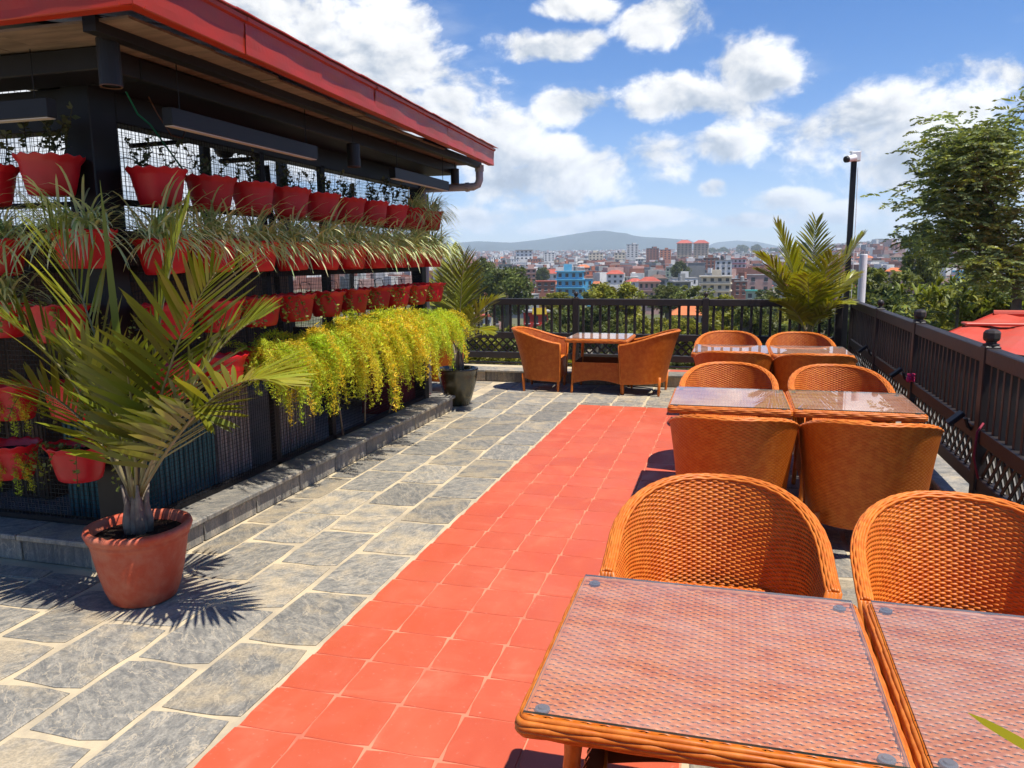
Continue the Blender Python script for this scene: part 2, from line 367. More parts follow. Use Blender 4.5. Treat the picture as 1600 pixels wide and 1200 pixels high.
M['pvc_grey'] = pmat('grey_pvc', (0.36, 0.35, 0.36), 0.45, 0.4, var=0.15, vscale=6)
M['white'] = pmat('white_plastic', (0.75, 0.75, 0.74), 0.45, 0.4, var=0.08, vscale=8)
M['galv'] = pmat('pale_strip', (0.55, 0.50, 0.44), 0.5, 0.4)
M['teal'] = pmat('teal_plastic', (0.03, 0.15, 0.17), 0.5, 0.4, var=0.3, vscale=5)
M['greybox'] = pmat('grey_panel', (0.30, 0.28, 0.27), 0.6, 0.4, var=0.3, vscale=5)
M['board'] = pmat('old_brown_board', (0.15, 0.095, 0.06), 0.75, 0.25, var=0.45, vscale=4, stretch=(6, 1, 1), objvar=0.3)
M['plaster'] = pmat('grey_plaster', (0.34, 0.32, 0.29), 0.9, 0.2, var=0.3, vscale=1.2)
M['pink'] = pmat('pink_cloth', (0.60, 0.03, 0.12), 0.8, 0.2)
M['cordred'] = pmat('dark_red_cord', (0.22, 0.012, 0.03), 0.6, 0.3)
M['cordgreen'] = pmat('green_cord', (0.008, 0.17, 0.09), 0.6, 0.3)
M['brown_cord'] = pmat('brown_cord', (0.10, 0.05, 0.03), 0.7, 0.3)
M['palm'] = leafmat('palm_leaf', (0.140, 0.160, 0.018), 0.32, 0.32, 0.6, 0.05)
M['palm_stem'] = pmat('palm_stem', (0.20, 0.19, 0.075), 0.5, 0.4, vcol=(0.27, 0.22, 0.12), vscale=10, tint=True)
M['palm_trunk'] = pmat('palm_trunk', (0.24, 0.20, 0.14), 0.7, 0.3, vcol=(0.14, 0.105, 0.08), vscale=14, bump=0.5, bscale=30)
M['spider'] = leafmat('spider_plant_leaf', (0.60, 0.63, 0.36), 0.35, 0.45, 0.4, 0.08)
M['fern'] = leafmat('asparagus_fern_leaf', (0.76, 0.76, 0.050), 0.45, 0.5, 0.3, 0.10, tcol=(1.1, 1.1, 0.6))
M['vine'] = leafmat('small_vine_leaf', (0.20, 0.24, 0.06), 0.35, 0.5, 0.3, 0.15)
M['succulent'] = leafmat('grey_green_leaf', (0.10, 0.12, 0.055), 0.25, 0.5, 0.3, 0.15)
M['leaf'] = leafmat('tree_leaf', (0.115, 0.145, 0.040), 0.30, 0.5, 0.3, 0.18)
M['silver'] = leafmat('feathery_tree_leaf', (0.20, 0.235, 0.090), 0.40, 0.45, 0.4, 0.05)
M['bark'] = pmat('bark', (0.15, 0.12, 0.085), 0.85, 0.2, var=0.4, vscale=6)
# ================================================================== ground, hills, terrace
def terrain_z(x, y):
    d = math.hypot(x, y)
    z = -13.0
    if d > 250: z += 13.0*sm((d-250)/1100)
    if d > 1000: z += 34.0*sm((d-1000)/2400)
    if d > 450:
        right = sm((atan2(x, y)-0.02)/0.22)
        z += right*26*sm((d-450)/900)
    return z
def build_terrain():
    radii = [0, 8, 20, 40, 70, 110, 160, 220, 300, 400, 520, 680, 900, 1200, 1600, 2100, 2700, 3500, 4500, 6000, 7400]
    n = 96; V = []; F = []
    for r in radii:
        for k in range(n):
            a = 2*pi*k/n; x, y = r*sin(a), r*cos(a); V.append((x, y, terrain_z(x, y)))
    for i in range(len(radii)-1):
        for k in range(n): F.append((i*n+k, i*n+(k+1) % n, (i+1)*n+(k+1) % n, (i+1)*n+k))
    g = pmat('city_ground', (0.10, 0.105, 0.05), 0.95, 0.1, vcol=(0.20, 0.16, 0.12), vscale=0.02)
    tag(put('ground', mesh('ground', V, F, g, smooth=True)), 'green and brown ground of the valley below the terrace', None, None, 'structure')
def build_hills(name, prof, dist, depth, matc, label):
    # prof: ridge line as (pixel x, pixel y); the hill is a real ridge with slopes on both sides
    xs = np.linspace(prof[0][0], prof[-1][0], 170); ys = np.interp(xs, [p[0] for p in prof], [p[1] for p in prof])
    rng = np.random.default_rng(5); jit = np.convolve(rng.normal(0, 1, 176), np.ones(7)/7, 'valid')[:170]*1.1
    rows = []
    T = [(-1.0, 0.0), (-0.8, 0.1), (-0.6, 0.26), (-0.42, 0.46), (-0.28, 0.62), (-0.14, 0.83), (0, 1.0), (0.3, 0.7), (0.7, 0.3), (1.0, 0.0)]
    for (s, hf) in T:
        row = []
        for i, (px, py) in enumerate(zip(xs, ys)):
            top = at_d(px, py + jit[i]*0.5, dist); base = terrain_z(top[0], top[1])-30
            dirv = np.array([top[0], top[1]])/dist
            w = 0.10*sin(px*0.06+s*5)+0.10*sin(px*0.021+s*9+1)+0.08*rng.normal()
            f = hf*(1+ (w if 0 < hf < 1 else 0)); q = dirv*(dist + s*depth*(1+0.25*sin(px*0.035)))
            row.append((q[0], q[1], base + (top[2]-base)*f))
        rows.append(row)
    b = MB(); b.grid(rows)
    m = pmat(name+'_forest', matc, 0.95, 0.05, var=0.4, vscale=0.004)
    tag(b.put(name, m, smooth=True), label, None, None, 'structure')
build_terrain()
build_hills('mountain', [(-300, 372), (100, 375), (400, 380), (640, 381), (705, 380), (745, 377), (800, 379), (850, 373), (900, 365), (925, 361), (945, 360), (970, 364), (1000, 370), (1040, 372), (1075, 375), (1100, 383), (1125, 392), (1160, 402)], 4600, 1300, (0.030, 0.050, 0.045), 'long blue hazy mountain ridge rising beyond the city')
build_hills('far_hill', [(1060, 400), (1095, 388), (1118, 379), (1150, 376), (1185, 378), (1212, 384), (1250, 389), (1330, 392), (1450, 388), (1600, 384), (2100, 380)], 5600, 1200, (0.035, 0.055, 0.06), 'pale low hill line on the horizon past the towers')

# terrace slab; its top is the mortar bed of the paving
TX0, TX1, TY0, TY1 = -11.0, 1.66, -4.0, 11.25
floor = MB().box((TX0, TY0, -13.2), (TX1, TY1, 0.0)).put('terrace_floor', M['grout'])
tag(floor, 'terrace floor of cream jointed paving', None, None, 'structure')

def slab_mesh(name, w, l, mat, rng, jit=0.008, h=0.006, bev=0.006, wob=True):
    # irregular rectangle centred on the origin: chamfered top, 12 outline points
    pts = []
    for (x0, y0, x1, y1) in ((-1, -1, 1, -1), (1, -1, 1, 1), (1, 1, -1, 1), (-1, 1, -1, -1)):
        for s in (0.04, 0.36, 0.7):
            x = lerp(x0, x1, s)*w/2; y = lerp(y0, y1, s)*l/2
            pts.append((x+rng.normal()*jit*0.45, y+rng.normal()*jit*0.45))
    n = len(pts); c = np.mean(pts, axis=0); V = []; F = []
    rings = [(0.0, -0.02), (0.0, h-0.0025), (bev, h)]
    for (ins, z) in rings:
        for p in pts:
            d = np.array(p)-c; L = np.linalg.norm(d); q = c + d*(1-ins/L); V.append((q[0], q[1], z))
    for r in range(2):
        for k in range(n): F.append((r*n+k, r*n+(k+1) % n, (r+1)*n+(k+1) % n, (r+1)*n+k))
    F.append(tuple(range(2*n, 3*n)))
    return mesh(name, V, F, mat)
def lay_slate():
    rng = np.random.default_rng(3); variants = {}
    def slab(x0, x1, y0, y1, g=0.027):
        if x1-x0 < 0.06 or y1-y0 < 0.06: return
        w, l = x1-x0-g, y1-y0-g; key = (round(w, 2), round(l, 2))
        lst = variants.setdefault(key, [])
        if len(lst) < 6: lst.append(slab_mesh('slab', w, l, M['slate'], rng))
        o = put('slab', random.choice(lst), floor, ((x0+x1)/2+rng.normal()*0.003, (y0+y1)/2+rng.normal()*0.003, 0.0012*rng.random()), random.choice((0, pi)))
    W, L = 0.375, 0.564
    def row(i):
        x1 = -1.735 - W*i; return x1-W, x1
    for i in range(4):                                    # the grey walk beside the aviary
        x0, x1 = row(i); j0 = 2.30 if i % 2 == 0 else 2.03
        if i == 3: x0 = max(x0, -3.085)
        k = -2
        while True:
            a = j0 + k*L; bb = a+L; k += 1
            if a >= 10.5: break
            if bb < 1.7: continue
            xx0 = row(i)[0] if (i == 3 and bb < 3.3) else x0
            slab(xx0, x1, max(a, 1.45), min(bb, 10.49))
    for i in range(4, 9):                                 # in front of the aviary
        x0, x1 = row(i); j0 = 2.30 if i % 2 == 0 else 2.03
        k = -1
        while j0+k*L < 3.3:
            a, bb = j0+k*L, min(j0+k*L+L, 3.30); k += 1
            if bb > 1.75: slab(x0, x1, a, bb)
    for i in range(4, 9):                                 # past the end of the aviary
        x0, x1 = row(i); y = 8.42
        while y < 10.4: slab(x0, x1, y, min(y+L, 10.49)); y += L
    x = -1.735                                            # beyond the red strip
    c = 0
    while x < 1.5:
        slab(x, min(x+W, 1.62), 8.97, 9.30 if c % 2 else 9.12); slab(x, min(x+W, 1.62), 9.30 if c % 2 else 9.12, 9.86); slab(x, min(x+W, 1.62), 9.86, 10.49)
        x += W; c += 1
    x = -0.115; c = 0                                      # under the tables
    while x < 1.5:
        y = 2.3 - (L/2 if c % 2 else 0)
        while y < 8.9: slab(x, min(x+W+0.03, 1.63), y, min(y+L, 8.95)); y += L
        x += W+0.03; c += 1
lay_slate()
def lay_tiles():
    rng = np.random.default_rng(4); sx, sy = 0.2677, 0.2793
    bed = MB().box((-1.722, 0.2, -0.01), (-0.118, 8.955, 0.002)).put('tile_bed', M['tile_grout'], floor)
    ms = [slab_mesh('tile', sx-0.0055, sy-0.0055, M['tile'], rng, jit=0.0006, h=0.005, bev=0.002) for _ in range(3)]
    ny = int(round((8.94-1.16)/sy))
    for i in range(6):
        for j in range(-4, 24):
            yc = 2.277+sy*(j+0.5)
            if yc < 1.35 or yc > 8.94: continue
            put('tile', random.choice(ms), floor, (-1.4615+sx*(i-0.5), yc, 0.0008*rng.random()), random.choice((0, pi)))
lay_tiles()

# ---- kerbs of slate: coping slabs on facing stones
def kerb_run(root, p0, p1, inward, top, face_h, depth, seed, seg=0.55, tiles=None):
    rng = np.random.default_rng(seed); p0 = np.array(p0, float); p1 = np.array(p1, float); L = np.linalg.norm(p1-p0); t = (p1-p0)/L; inn = np.array(inward, float)
    rz = atan2(t[1], t[0]); n = max(1, int(round(L/seg)))
    core = MB()
    a, b = p0+inn*0.045, p1+inn*(depth-0.01)
    lo = np.minimum(a, b); hi = np.maximum(a, b); core.box((lo[0], lo[1], 0.0), (hi[0], hi[1], top-0.03)); core.put('kerb_core', M['grout'], root)
    for k in range(n):
        s0, s1 = k*L/n, (k+1)*L/n; wdt = s1-s0-0.014
        m = p0 + t*((s0+s1)/2) + inn*0.03
        bx = MB().box((-wdt/2, -0.02, 0.004), (wdt/2, 0.02, top-0.034), 0.004)
        put('facing_stone', bx.me('facing_stone', M['slate']), root, (m[0], m[1], 0), rz)
        m = p0 + t*((s0+s1)/2+0.12*(k % 2)*0) + inn*(depth/2-0.025)
        w2 = s1-s0-0.006
        bx = MB().box((-w2/2, -(depth/2), top-0.032), (w2/2, depth/2, top+rng.random()*0.002), 0.006)
        put('coping_stone', bx.me('coping_stone', M['slate']), root, (m[0], m[1], 0), rz)
kerb = empty('aviary_kerb', (-3.3, 5.8, 0)); tag(kerb, 'low slate kerb round the foot of the aviary', None, None, 'structure')
kerb.location = (0, 0, 0)
kerb_run(kerb, (-3.09, 3.35), (-3.09, 8.36), (-1, 0), 0.17, 0.14, 0.34, 1)
kerb_run(kerb, (-3.42, 3.36), (-6.5, 3.36), (0, 1), 0.168, 0.14, 0.34, 2)
kerb_run(kerb, (-3.44, 8.335), (-6.5, 8.335), (0, -1), 0.166, 0.14, 0.30, 6)
fk = empty('terrace_kerb'); tag(fk, 'low slate kerb along the far edge of the terrace', None, None, 'structure')
kerb_run(fk, (-6.5, 10.50), (1.60, 10.50), (0, 1), 0.17, 0.14, 0.36, 3, seg=0.62)
rk = empty('side_kerb'); tag(rk, 'low slate kerb under the railing beside the tables', None, None, 'structure')
kerb_run(rk, (1.44, 0.0), (1.44, 10.48), (1, 0), 0.12, 0.09, 0.235, 12, seg=0.6)
bedm = MB().box((-6.5, 10.83, 0.0), (1.62, 11.24, 0.150)).put('kerb_core', M['grout'], fk)
tm = slab_mesh('tile', 0.262, 0.262, M['tile'], np.random.default_rng(9), jit=0.0006, h=0.005, bev=0.002)
for i in range(9): put('tile', tm, fk, (-0.70+i*0.268, 10.985, 0.152))
MB().box((-0.86, 10.84, 0.149), (1.60, 11.125, 0.1535)).put('tile_bed', M['tile_grout'], fk)

# ================================================================== railings
RAIL_GROUP_B = 'railing balusters'
def finial(kind):
    b = MB()
    if kind == 'ball': b.lathe([(0.045, 0), (0.045, 0.012), (0.022, 0.02), (0.022, 0.032), (0.036, 0.045), (0.046, 0.07), (0.042, 0.095), (0.024, 0.115), (0.004, 0.122)], 14)
    else: b.lathe([(0.062, 0), (0.062, 0.014), (0.040, 0.02), (0.040, 0.034), (0.058, 0.044), (0.064, 0.062), (0.064, 0.105), (0.050, 0.124), (0.020, 0.135), (0.003, 0.137)], 8)
    return b.me('finial', M['rail'], smooth=(kind == 'ball'))
FIN = {k: finial(k) for k in ('ball', 'block')}
def lattice(L, z0, z1, mirror):
    # two layers of crossing strips clipped to the panel
    b = MB(); w = 0.024; pitch = 0.085; th = 0.008
    for layer, s in ((0, 1), (1, -1)):
        y = (layer-0.5)*0.018
        x = -(z1-z0)
        while x < L+(z1-z0):
            # strip from (x, z0) to (x + s*(z1-z0), z1)
            pts = []
            for (xx, zz) in ((x, z0), (x+s*(z1-z0), z1)): pts.append((xx, zz))
            (xa, za), (xb, zb) = pts
            def clip(xa, za, xb, zb):
                for lim, sign in ((0, 1), (L, -1)):
                    fa, fb = sign*(xa-lim), sign*(xb-lim)
                    if fa < 0 and fb < 0: return None
                    if fa < 0: t = fa/(fa-fb); xa, za = xa+(xb-xa)*t, za+(zb-za)*t
                    elif fb < 0: t = fb/(fb-fa); xb, zb = xb+(xa-xb)*t, zb+(za-zb)*t
                return xa, za, xb, zb
            c = clip(xa, za, xb, zb)
            if c and abs(c[0]-c[2]) > 0.01:
                d = np.array([c[2]-c[0], c[3]-c[1]]); d /= np.linalg.norm(d); n = np.array([-d[1], d[0]])*w/2
                A = np.array(c[:2]); B = np.array(c[2:])
                q = [A-n, B-n, B+n, A+n]
                lo = [(p[0], y-th/2, p[1]) for p in q]; hi = [(p[0], y+th/2, p[1]) for p in q]
                k = len(b.v); b.v += lo+hi
                for f in ((0, 1, 2, 3), (7, 6, 5, 4), (0, 4, 5, 1), (1, 5, 6, 2), (2, 6, 7, 3), (3, 7, 4, 0)): b.f.append(tuple(k+i for i in f)); b.t.append((1, 1, 1)); b.m.append(0)
            x += pitch*1.414/1.0
    return b
def railing(name, label, p0, p1, posts, fin, spacing, ztop=1.15, base=0.17):
    p0 = np.array(p0, float); p1 = np.array(p1, float); L = np.linalg.norm(p1-p0); t = (p1-p0)/L; rz = atan2(t[1], t[0])
    root = empty(name, (p0[0], p0[1], 0), rz, label, 'railing')
    pw = 0.045
    pm = MB().box((-pw, -pw, base-0.03), (pw, pw, ztop+0.012), 0.006).me('post', M['rail'])
    bal = MB().box((-0.018, -0.018, 0.648), (0.018, 0.018, ztop-0.092), 0.004).me('baluster', M['rail'])
    for i, s in enumerate(posts):
        o = put('post', pm, root, (s, 0, 0)); put('finial', FIN[fin[i]], o, (0, 0, ztop+0.012), scale=0.76) if fin[i] else None
    for i in range(len(posts)-1):
        a, b = posts[i]+pw+0.002, posts[i+1]-pw-0.002; l = b-a
        for (z0, z1, hw, nm) in ((ztop-0.095, ztop, 0.038, 'top_rail'), (0.555, 0.65, 0.034, 'middle_rail'), (0.255, 0.35, 0.030, 'bottom_rail')):
            put(nm, MB().box((0, -hw, z0), (l, hw, z1), 0.006).me(nm, M['rail']), root, (a, 0, 0))
        n = int(round(l/spacing))
        for k in range(n): put('baluster', bal, root, (a+(k+0.5)*l/n, 0, 0))
        lt = put('lattice', lattice(l, 0.348, 0.557, False).me('lattice', M['rail']), root, (a, 0, 0)); lt['kind'] = 'stuff'
        if base > 0.15: put('sill', MB().box((0, -0.022, 0.172), (l, 0.022, 0.197), 0.003).me('sill', M['rail']), root, (a, 0, 0))
    return root
FY = 11.2; RX = 1.52
def fx(px): return float(at_y(px, 466, FY)[0])
posts = [fx(724), fx(900), fx(1103), fx(1312)]
p0x = -6.3
allp = [p0x, posts[0]-1.2] + posts
railing('terrace_railing', 'dark painted railing along the far edge of the terrace facing the city', (0, FY), (5, FY), allp, [None, None, None, 'ball', 'ball', 'ball'], 0.122)
sp = [11.2-y for y in (11.16, 9.15, 7.28, 5.34, 3.45, 1.55, -0.4)]
railing('terrace_railing', 'dark painted railing with block finials running beside the wicker tables', (RX, 11.2), (RX, 0), [sp[0]+0.10]+sp[1:], [None, 'ball', 'block', 'block', 'block', 'block', 'block'], 0.118, base=0.11)

# ---- small black floodlights clamped to the lower rail at the posts
def floodlight(loc, label, tilt):
    r = empty('floodlight', loc, 0, label, 'floodlight', 'floodlights on the railing')
    R = Matrix.Rotation(tilt, 3, 'Y')
    MB().box((-0.058, -0.044, -0.014), (0.058, 0.044, 0.014), 0.005, rot=np.array(R)).put('housing', M['black'], r)
    MB().box((-0.050, -0.037, -0.0165), (0.050, 0.037, -0.0145), 0, rot=np.array(R)).put('lens', M['greybox'], r)
    MB().tube([(0.06, 0.0, 0.0), (0.075, 0, -0.05), (0.098, 0, -0.07)], 0.012, 8).put('bracket', M['black'], r)
    return r
floodlight((RX-0.13, 9.30, 0.70), 'small black floodlight on the railing by the farthest table pair', -0.7)
floodlight((RX-0.13, 7.42, 0.70), 'small black floodlight on the railing with a pink cloth knot beside it', -0.7)
floodlight((RX-0.13, 5.47, 0.68), 'small black floodlight on the railing post between the middle and near tables', -0.75)
b = MB()
rng = random.Random(2)
for k in range(16):
    a = rng.random()*6.28; p = np.array((0, 0, 0.0)); pts = [p]
    d = np.array([cos(a)*0.6, sin(a)*0.6, rng.uniform(-0.9, 0.7)])
    pts += [p+d*0.03+np.array([0, 0, 0.012]), p+d*0.055]
    b.tube(pts, [0.012, 0.016, 0.004], 6)
o = b.put('cloth_knot', M['pink'], smooth=True, loc=(RX-0.05, 7.22, 0.685)); tag(o, 'pink cloth knot tied to the railing near the middle tables', 'cloth')
o = MB().tube([(RX-0.05, 5.18, 0.71), (RX-0.085, 5.16, 0.66), (RX-0.095, 5.15, 0.5), (RX-0.07, 5.12, 0.38)], 0.007, 6).put('red_cord', M['cordred'], smooth=True); tag(o, 'dark red cord hanging from the lower rail of the railing', 'cord')

# ================================================================== aviary (wire mesh pavilion with red roof)
AV = empty('aviary', (0, 0, 0), 0, 'black framed wire mesh aviary with a red sheet metal roof edge', 'aviary')
WX = -3.30; WY0, WY1 = 3.60, 8.14; AX1 = -5.0
def bar(lo, hi, name='post', mat='black', bev=0.006, parent=AV): return MB().box(lo, hi, bev).put(name, M[mat], parent)
bar((WX-0.19, WY0-0.09, 0.17), (WX-0.005, WY0+0.10, 2.73), 'corner_column')
bar((WX-0.13, WY1-0.11, 0.17), (WX-0.005, WY1+0.01, 2.73), 'end_post')
for px in (432, 522): y = float(at_x(px, 600, WX)[1]); bar((WX-0.06, y-0.03, 0.172), (WX-0.012, y+0.03, 2.5), 'post')
for y in (5.25, 6.75): bar((AX1-0.06, y-0.05, 0.0), (AX1, y+0.05, 3.05), 'post')
bar((AX1-0.10, WY0-0.05, 0), (AX1, WY0+0.05, 3.05), 'post'); bar((AX1-0.10, WY1-0.05, 0), (AX1, WY1+0.05, 3.05), 'post')
bar((WX-0.15, WY0+0.11, 2.475), (WX-0.012, WY1-0.12, 2.69), 'beam')
bar((AX1-0.08, WY0+0.06, 2.98), (AX1, WY1-0.06, 3.10), 'beam')
bar((WX+0.002, WY0-0.10, 2.63), (-2.95, WY1+0.10, 2.738), 'eave_beam')
bar((-6.2, 3.24, 2.63), (-2.95, WY0-0.105, 2.738), 'eave_beam')
bar((AX1+0.01, WY0-0.05, 2.42), (WX-0.20, WY0+0.07, 2.64), 'beam'); MB().tube([(AX1, WY1-0.04, 3.03), (WX-0.1, WY1-0.04, 2.74)], 0.05, 4).put('beam', M['black'], AV)
for z in (2.03, 1.66, 1.29, 0.93): bar((WX-0.045, WY0+0.11, z), (WX-0.013, WY1-0.12, z+0.035), 'rail')
bar((WX-0.05, WY0+0.11, 1.60), (WX-0.012, WY1-0.12, 1.655), 'rail')
for z in (2.02, 1.66, 1.29, 0.93, 0.55): bar((AX1+0.01, WY0-0.02, z), (WX-0.20, WY0+0.01, z+0.03), 'rail')
bar((WX-0.06, WY0+0.11, 0.172), (WX-0.012, WY1-0.12, 0.215), 'rail'); bar((AX1+0.01, WY0-0.03, 0.17), (WX-0.20, WY0+0.02, 0.21), 'rail')
def wire_panel(axis, c, a0, a1, z0, z1, pitch=0.0265, w=0.0011):
    b = MB(); n = int((a1-a0)/pitch); m = int((z1-z0)/pitch)
    for i in range(n+1):
        a = a0+(a1-a0)*i/n
        if axis == 'x': b.box((c-w, a-w, z0), (c+w, a+w, z1))
        else: b.box((a-w, c-w, z0), (a+w, c+w, z1))
    for j in range(m+1):
        z = z0+(z1-z0)*j/m
        if axis == 'x': b.box((c-w-0.002, a0, z-w), (c+w-0.002, a1, z+w))
        else: b.box((a0, c-w-0.002, z-w), (a1, c+w-0.002, z+w))
    o = b.put('wire_mesh', M['wire'], AV); o['kind'] = 'stuff'
wire_panel('x', WX-0.006, WY0+0.10, WY1-0.12, 0.20, 2.48)
wire_panel('y', WY0-0.03, AX1+0.02, WX-0.19, 0.20, 2.43)
wire_panel('x', AX1+0.02, WY0+0.06, WY1-0.06, 2.0, 2.98, pitch=0.05)
wire_panel('y', WY1-0.03, AX1+0.02, WX-0.14, 0.9, 2.72, pitch=0.05)
# board lining of the back, each board a piece
y = WY0+0.06; rng = random.Random(8)
while y < WY1-0.1:
    w = rng.uniform(0.13, 0.19); bar((AX1-0.02, y, 0.02), (AX1+0.012+rng.random()*0.008, min(y+w-0.006, WY1-0.07), 1.98+rng.random()*0.03), 'board', 'board', 0.003); y += w
bar((AX1, WY0+0.08, 0.0), (WX-0.07, WY1-0.09, 0.10), 'inner_floor', 'greybox', 0)
x = AX1+0.03
while x < WX-0.2:
    w = rng.uniform(0.13, 0.19); bar((x, WY1-0.075, 0.1), (min(x+w-0.006, WX-0.14), WY1-0.05, 0.95+rng.random()*0.03), 'board', 'board', 0.003); x += w
# ceiling and rafters
cl = MB(); cl.face([(WX+0.40, 3.1, 2.77), (WX+0.40, 8.3, 2.77), (AX1-0.5, 8.3, 3.23), (AX1-0.5, 3.1, 3.23)]); cl.face([(WX+0.40, 3.1, 2.785), (AX1-0.5, 3.1, 3.245), (AX1-0.5, 8.3, 3.245), (WX+0.40, 8.3, 2.785)]); cl.put('ceiling', M['black'], AV)
for y in (3.5, 4.3, 5.1, 5.9, 6.9, 7.9): MB().tube([(WX+0.3, y, 2.75), (AX1-0.4, y, 3.165)], 0.035, 4).put('rafter', M['black'], AV)
# perches and a feeding bowl inside
def inside(px, py, x): return at_x(px, py, x)
for (a, b_, x) in (((205, 228), (372, 214), -4.3), ((345, 252), (420, 247), -4.2), ((434, 250), (614, 258), -4.2)):
    A = inside(*a, x); B = inside(*b_, x); MB().tube([A, B], 0.022 if x > -4.25 else 0.018, 8).put('perch', M['black'], AV)
c = inside(351, 238, -4.25)
bw = MB().lathe([(0.02, -0.05), (0.06, -0.035), (0.085, 0.0), (0.09, 0.03), (0.08, 0.03), (0.05, -0.02)], 16, c).put('feeding_bowl', M['black'], AV, smooth=True)
for s in (-1, 1): MB().tube([c+np.array([0, s*0.085, 0.03]), c+np.array([0, s*0.12, 0.14])], 0.006, 5).put('hanger', M['black'], bw)
for (px0, py0, px1, py1, x) in ((414, 220, 432, 300, -4.5), (497, 165, 508, 300, -4.0), (548, 235, 535, 300, -4.6)):
    A = inside(px0, py0, x); B = inside(px1, py1, x); A[2] = 2.66; B = B+(B-A)*0.0; B[2] = 0.1
    MB().tube([A, B], 0.035, 4).put('inner_post', M['black'], AV)
# roof, fascia, soffit
Fa = np.array([-2.375, 2.80]); Fb = np.array([-2.590, 8.42])
ZB, ZT = 2.735, 2.90
roofb = MB()
ridge = [(-5.7, 2.86, 3.62), (-5.7, 8.45, 3.62)]
A = (Fa[0]+0.05, Fa[1]-0.03, ZT+0.022); Bp = (Fb[0]+0.05, Fb[1]+0.03, ZT+0.022); 
def sheets(P, Q, R, S, n, name):
    P, Q, R, S = map(np.array, (P, Q, R, S))
    for i in range(n):
        a, b_ = i/n, (i+1)/n; mb = MB(); rows = []
        for k in range(9):
            u = lerp(a, b_, k/8)-0.0; e = lerp(P, Q, u); rr = lerp(S, R, u); h = 0.0015*sin(k*pi/2+0.3)+0.003*(i % 2)
            rows.append([e+np.array([0, 0, h]), lerp(e, rr, 0.5)+np.array([0, 0, h]), rr+np.array([0, 0, h])])
        lo = [[p-np.array([0, 0, 0.006]) for p in r] for r in rows]
        mb.grid(rows); mb.grid([r[::-1] for r in lo]); mb.grid([[r[0], l[0]] for r, l in zip(rows, lo)])
        mb.put('roof_sheet', M['roof'], AV)
sheets(A, Bp, ridge[1], ridge[0], 8, 'roof_sheet')
for (yy, xx) in ((2.845, Fa[0]-0.02), (8.43, Fb[0]-0.02)):
    g_ = MB(); g_.face([(xx, yy, ZT-0.03), (-5.7, yy, 3.30), (-5.7, yy, 3.58), (xx, yy, ZT)]); g_.put('gable_sheet', M['fascia'] if yy < 5 else M['black'], AV)
def fascia(P, Q, n, seed):
    rg = np.random.default_rng(seed); P = np.array(P); Q = np.array(Q); L = np.linalg.norm(Q-P); t = (Q-P)/L; nrm = np.array([t[1], -t[0]])
    for i in range(n):
        s0, s1 = i*L/n-0.012, (i+1)*L/n; prj = 0.004*(i % 2); mb = MB(); rows = []
        K = 22; bul = rg.uniform(-0.004, 0.008, 4); ph = rg.random(3)*6
        for k in range(K+1):
            s = lerp(s0, s1, k/K); q = P+t*s; col = []
            for (off, z, wv) in ((0.030, ZT+0.012, 0.3), (0.028, ZT-0.008, 0.3), (0.012, ZT-0.014, 0.3), (0.010, ZT-0.05, 1), (0.008, (ZT+ZB)/2, 1.2), (0.008, ZB+0.04, 1), (0.010, ZB+0.004, 0.4), (0.004, ZB, 0.3), (-0.055, ZB+0.002, 0.6), (-0.058, ZB+0.012, 0.2)):
                dn = wv*(0.0022*sin(s*6+ph[0]+z*20)+0.0014*sin(s*15+ph[1]-z*31)+0.4*bul[1]*sin(pi*k/K))
                zz = z + 0.0
                pq = q + nrm*(off+prj+dn); col.append((pq[0], pq[1], zz))
            rows.append(col)
        mb.grid(rows); mb.put('fascia_panel', M['fascia'], AV, smooth=False)
    return t, nrm
fascia(Fa, Fb, 7, 1); fascia((-6.6, 2.82), (Fa[0]+0.012, Fa[1]+0.0), 5, 2)
# dark gutter lip and plywood soffit boards
y = 2.95
k = 0
while y < 8.3:
    xo = lerp(Fa[0], Fb[0], (y-Fa[1])/(Fb[1]-Fa[1]))-0.10
    MB().box((WX+0.02, y, 2.742+0.004*(k % 2)), (xo-0.05, min(y+0.585, 8.35), 2.754+0.004*(k % 2))).put('soffit_board', M['soffit'], AV); y += 0.60; k += 1
MB().box((-2.755, 2.93, 2.70), (-2.685, 8.30, 2.765)).put('eave_batten', M['black'], AV)
x = -2.9; k = 0
while x > -5.2:
    MB().box((x-0.58, 2.96, 2.746+0.004*(k % 2)), (x, 3.48, 2.758+0.004*(k % 2))).put('soffit_board', M['soffit'], AV); x -= 0.6; k += 1
# downpipe
e = at_y(748, 262, 8.26)
dp = [(e[0], 8.28, 2.73), (e[0], 8.28, 2.575), (e[0]-0.02, 8.28, 2.525), (e[0]-0.07, 8.28, 2.505), (WX-0.05, 8.26, 2.50), (WX-0.06, 8.26, 2.44), (WX-0.06, 8.26, 0.2)]
dpo = MB().tube(dp, 0.042, 12).put('downpipe', M['pvc_grey'], AV, smooth=True)
MB().tube([(e[0], 8.28, 2.665), (e[0], 8.28, 2.73)], 0.05, 12).put('pipe_collar', M['pvc_grey'], dpo); MB().tube([(e[0]-0.12, 8.28, 2.504), (e[0]-0.16, 8.278, 2.503)], 0.05, 12).put('pipe_collar', M['pvc_grey'], dpo)
